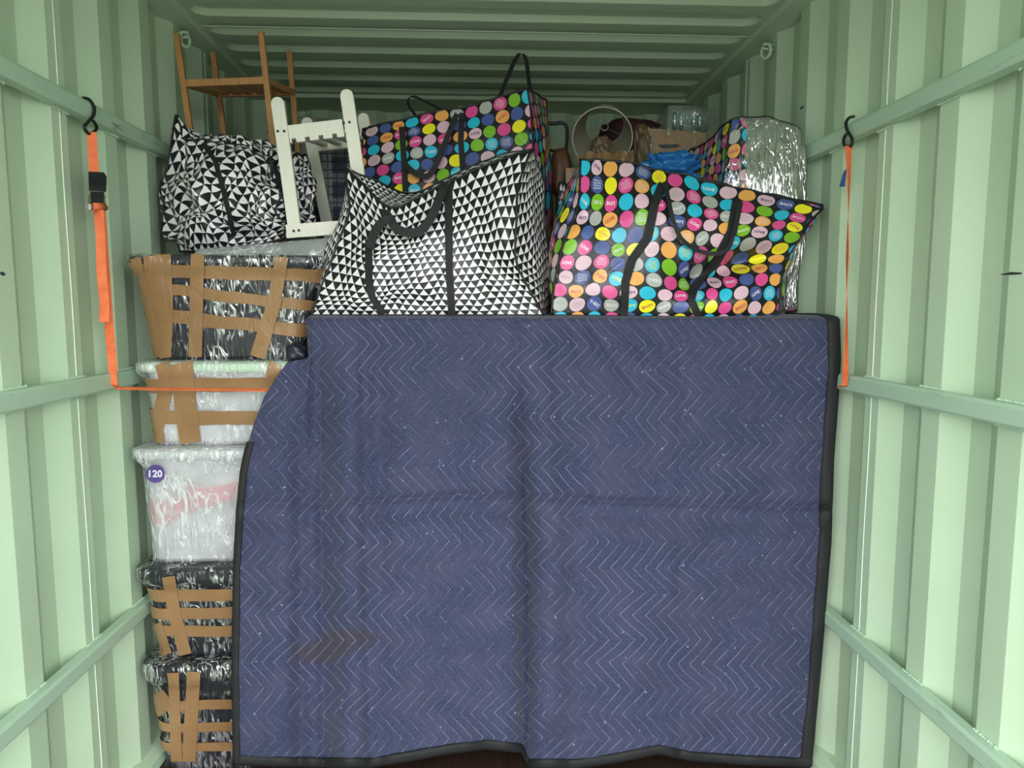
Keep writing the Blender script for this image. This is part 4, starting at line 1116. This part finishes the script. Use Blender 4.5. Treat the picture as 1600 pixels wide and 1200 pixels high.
def carton(name, label, cat, x0, x1, ytop, Y, Yb, m, yl=None, slot=False, zb=ZS, par=None, bev=.003, filmed=False):
    a, b_ = at(x0, yl or ytop, Y), at(x1, ytop, Y)
    root = thing(name, ((a.x+b_.x)/2, (Y+Yb)/2, zb), label, cat)
    mb = MB(); mb.hexa([Vector((a.x, Y, zb)), Vector((b_.x, Y, zb)), Vector((b_.x, Yb, zb)), Vector((a.x, Yb, zb)), Vector((a.x, Y, a.z)), Vector((b_.x, Y, b_.z)), Vector((b_.x, Yb, b_.z)), Vector((a.x, Yb, a.z))])
    bd = mb.build('body', m, root, bevel=bev)
    if slot:
        P = [at(x, y, Y-.0015) for x, y in slot]; mb = MB(); V = P+[p+Vector((0, .002, 0)) for p in P]; m_ = len(P)
        mb.add(V, [tuple(range(m_)), tuple(range(m_, 2*m_))]+[(i, (i+1) % m_, m_+(i+1) % m_, m_+i) for i in range(m_)]); mb.build('hand_hole', M['mark'], bd)
    if filmed:
        g = .004; mb = MB(); mb.hexa([Vector((a.x-g, Y-g, zb)), Vector((b_.x+g, Y-g, zb)), Vector((b_.x+g, Yb+g, zb)), Vector((a.x-g, Yb+g, zb)), Vector((a.x-g, Y-g, a.z+g)), Vector((b_.x+g, Y-g, b_.z+g)), Vector((b_.x+g, Yb+g, b_.z+g)), Vector((a.x-g, Yb+g, a.z+g))])
        mb.build('cling_film', M['film_thin'], root)
    return root
M['film_thin'] = film('cling_film_thin', .03, .6, (30, 30, 12), (0, .5, 0))
carton('cardboard_box', 'brown cardboard box with a hand hole, wrapped in film, right of the lampshade', 'box', 1014, 1104, 207, 3.02, 3.40, M['kraft'], yl=200, slot=[(1027, 226), (1058, 225), (1063, 228), (1056, 231), (1034, 232)], filmed=True)
carton('cardboard_box', 'low brown cardboard box right under the lampshade', 'box', 884, 990, 262, 2.93, 3.30, M['kraft'], zb=ZS)
# crumpled kraft paper in front of and inside the shade
def lump(name, label, cat, c, rx, ry, rz, m, seed, amp=.25, n=18, flat=True, fr=2.4):
    mb = MB(); G = []
    for i in range(n+1):
        row = []
        for j in range(2*n+1):
            th = PI*i/n; p_ = 2*PI*(j % (2*n))/(2*n); d = Vector((math.sin(th)*math.cos(p_), math.sin(th)*math.sin(p_), math.cos(th)))
            q = Vector([math.copysign(abs(x)**.75, x) for x in d])
            r = 1+amp*noise.noise(d*fr+Vector((seed, 0, 0)))+amp*.6*noise.noise(d*fr*3+Vector((0, seed, 0)))
            p = c+Vector((q.x*rx*r, q.y*ry*r, q.z*rz*r))
            if flat: p.z = max(p.z, c.z-rz*.92)
            row.append(p)
        G.append(row)
    mb.grid(G); o_ = mb.build(name, m, smooth=False if m in (M['kraft_dark'], M['kraft']) else True); return tag(o_, label, cat)
c = at(945, 248, 2.82); zt_ = c.z
mb = MB()   # folded kraft paper sheet with a ragged top
G = []
for i in range(12):
    row = []
    for j in range(26):
        x = 903+86*j/25; top_ = 238+(6 if j < 6 else 0)*(6-j)/6+3*math.sin(j*.9)+(-3 if j > 20 else 0); y = top_+(300-top_)*i/11
        row.append(at(x, y, 2.83+.018*math.sin(j*.8+i*.3)+.01*noise.noise(Vector((j*.4, i*.5, 0)))))
    G.append(row)
mb.grid(G); o_ = mb.build('kraft_paper', M['kraft'], smooth=False); addsolid(o_, .004); tag(o_, 'creased brown kraft paper standing in front of the lampshade', 'paper')
c = at(941, 232, 3.0); lump('paper_bundle', 'dark brown paper bundle poking into the lampshade opening', 'paper', Vector((c.x, 3.02, c.z-.01)), .045, .05, .058, M['kraft_dark'], 3)
o_ = lump('wrapped_cushion', 'dark maroon cushion in clear film between the lampshade and cardboard box', 'cushion', at(985, 218, 3.34), .15, .10, .085, M['maroon'], 6, .12)
lump('brown_bag', 'rough brown fabric bundle leaning on the left side of the film-wrapped cardboard box', 'bundle', at(1000, 238, 3.06), .042, .06, .11, M['kraft_dark'], 8, .2)
o_ = lump('blue_plastic_bag', 'crumpled bright blue plastic bag behind the front right polka dot bag', 'bag', at(1048, 264, 2.78), .10, .08, .055, M['blue_bag'], 12, .42, n=34, fr=3.2)
o_ = lump('clear_plastic_bag', 'clear plastic bag with glassy things on top of the film-wrapped cardboard box', 'bag', at(1072, 189, 3.2), .115, .09, .052, film('clear_plastic', .10, .7, (14, 14, 9), (0, .9, 0), tint=(.75, .9, .92)), 15, .3)
k = NT('clear_blue_glass'); M['glass'] = k.done(k.n('MixShader', {0: .35, 1: k.n('BsdfTransparent', {0: (.80, .95, .95)}), 2: k.n('BsdfGlossy', {'Color': (.7, .85, .88), 'Roughness': .1})}))
for i, (px, h) in enumerate(((1054, .075), (1064, .07), (1084, .07), (1093, .065))):
    c = at(px, 203, 3.2); mb = MB(); mb.tube([c+Vector((0, 0, -.004)), c+Vector((0, 0, 0)), c+Vector((0, 0, h*.9)), c+Vector((0, 0, h))], [.006, .012, .012, .009], 14)
    tag(mb.build('drinking_glass', M['glass'], smooth=True), ['leftmost', 'second from left', 'second from right', 'rightmost'][i]+' of the glasses inside the clear plastic bag', 'glass', 'glasses in the clear plastic bag')
# black tubular chair frame and brown leather bag at the side of the big dotted bag
root = thing('tubular_frame', at(875, 290, 3.14), 'black bent tube frame rising just right of the big polka dot bag', 'frame')
mb = MB(); mb.tube(smoothpts([at(x, y, 3.14) for x, y in ((853, 193), (868, 193), (878, 192), (885, 198), (886, 215), (884, 240), (882, 300), (882, 470))], 40), .0075, 10); mb.build('tube', M['hook'], root, smooth=True)
mb = MB(); mb.tube([at(853, 233, 3.14), at(884, 240, 3.14)], .005, 8); mb.build('crossbar', M['hook'], root)
lump('leather_bag', 'brown leather bag behind the polka dot bag, below the black tube frame', 'bag', at(876, 270, 3.06), .045, .05, .10, M['rattan'], 18, .12)
lump('leather_bag_handle', 'x', 'x', at(0, 0, 1), .01, .01, .01, M['rattan'], 1)
bpy.data.objects.remove(bpy.data.objects['leather_bag_handle'])
# plaid bag behind the cream rack
a, b_ = at(497, 225, 3.04), at(556, 225, 3.04)
G = []; mb = MB()
for i in range(20):
    row = []
    for j in range(41):
        t = 2*PI*(j % 40)/40; z = 1.75+(at(520, 218, 3.04).z-1.75)*i/19; sx_ = math.copysign(abs(math.cos(t))**.5, math.cos(t)); sy_ = math.copysign(abs(math.sin(t))**.5, math.sin(t))
        sc = 1-.5*max(0, (i-16)/4)**2; nz = noise.noise(Vector((t, z*8, 2)))*.01
        row.append(Vector((a.x+.10+sx_*(.13+nz)*sc-.02, 3.10+sy_*(.08+nz)*sc, z)))
    G.append(row)
mb.grid(G); tag(mb.build('plaid_bag', M['plaid'], smooth=True), 'navy and white plaid bag seen through the cream rack', 'bag')
# pale wrapped mattress at the very back
p = [at(470, 181, 3.60), at(592, 192, 3.60)]
root = thing('wrapped_mattress', ((p[0].x+p[1].x)/2, 3.65, ZS), 'pale plastic-wrapped mattress upright at the back, behind the cream rack', 'mattress')
mb = MB(); mb.hexa([Vector((p[0].x-.02, 3.6, 1.745)), Vector((p[1].x+.1, 3.6, 1.745)), Vector((p[1].x+.1, 3.72, 1.745)), Vector((p[0].x-.02, 3.72, 1.745)), Vector((p[0].x-.02, 3.6, p[0].z)), Vector((p[1].x+.1, 3.6, p[1].z)), Vector((p[1].x+.1, 3.72, p[1].z)), Vector((p[0].x-.02, 3.72, p[0].z))])
mb.build('padding', M['white_wrap'], root, bevel=.012)
# film and paper parcel behind the left bag
c = at(402, 232, 2.90)
o_ = lump('paper_parcel', 'brown paper parcel peeking over the crumpled bag at left', 'parcel', Vector((c.x, 3.1, c.z-.02)), .10, .07, .05, M['kraft_dark'], 22, .12)
o_ = lump('bubble_wrap_bundle', 'bundle of clear bubble wrap between the left bag and the cream rack', 'bundle', at(428, 228, 3.0), .03, .04, .055, film('bubble_wrap', .25, .8, (30, 30, 30), (0, .9, 0), tint=(.75, .85, .92)), 25, .25)
for n_ in list(bpy.data.objects):
    pass
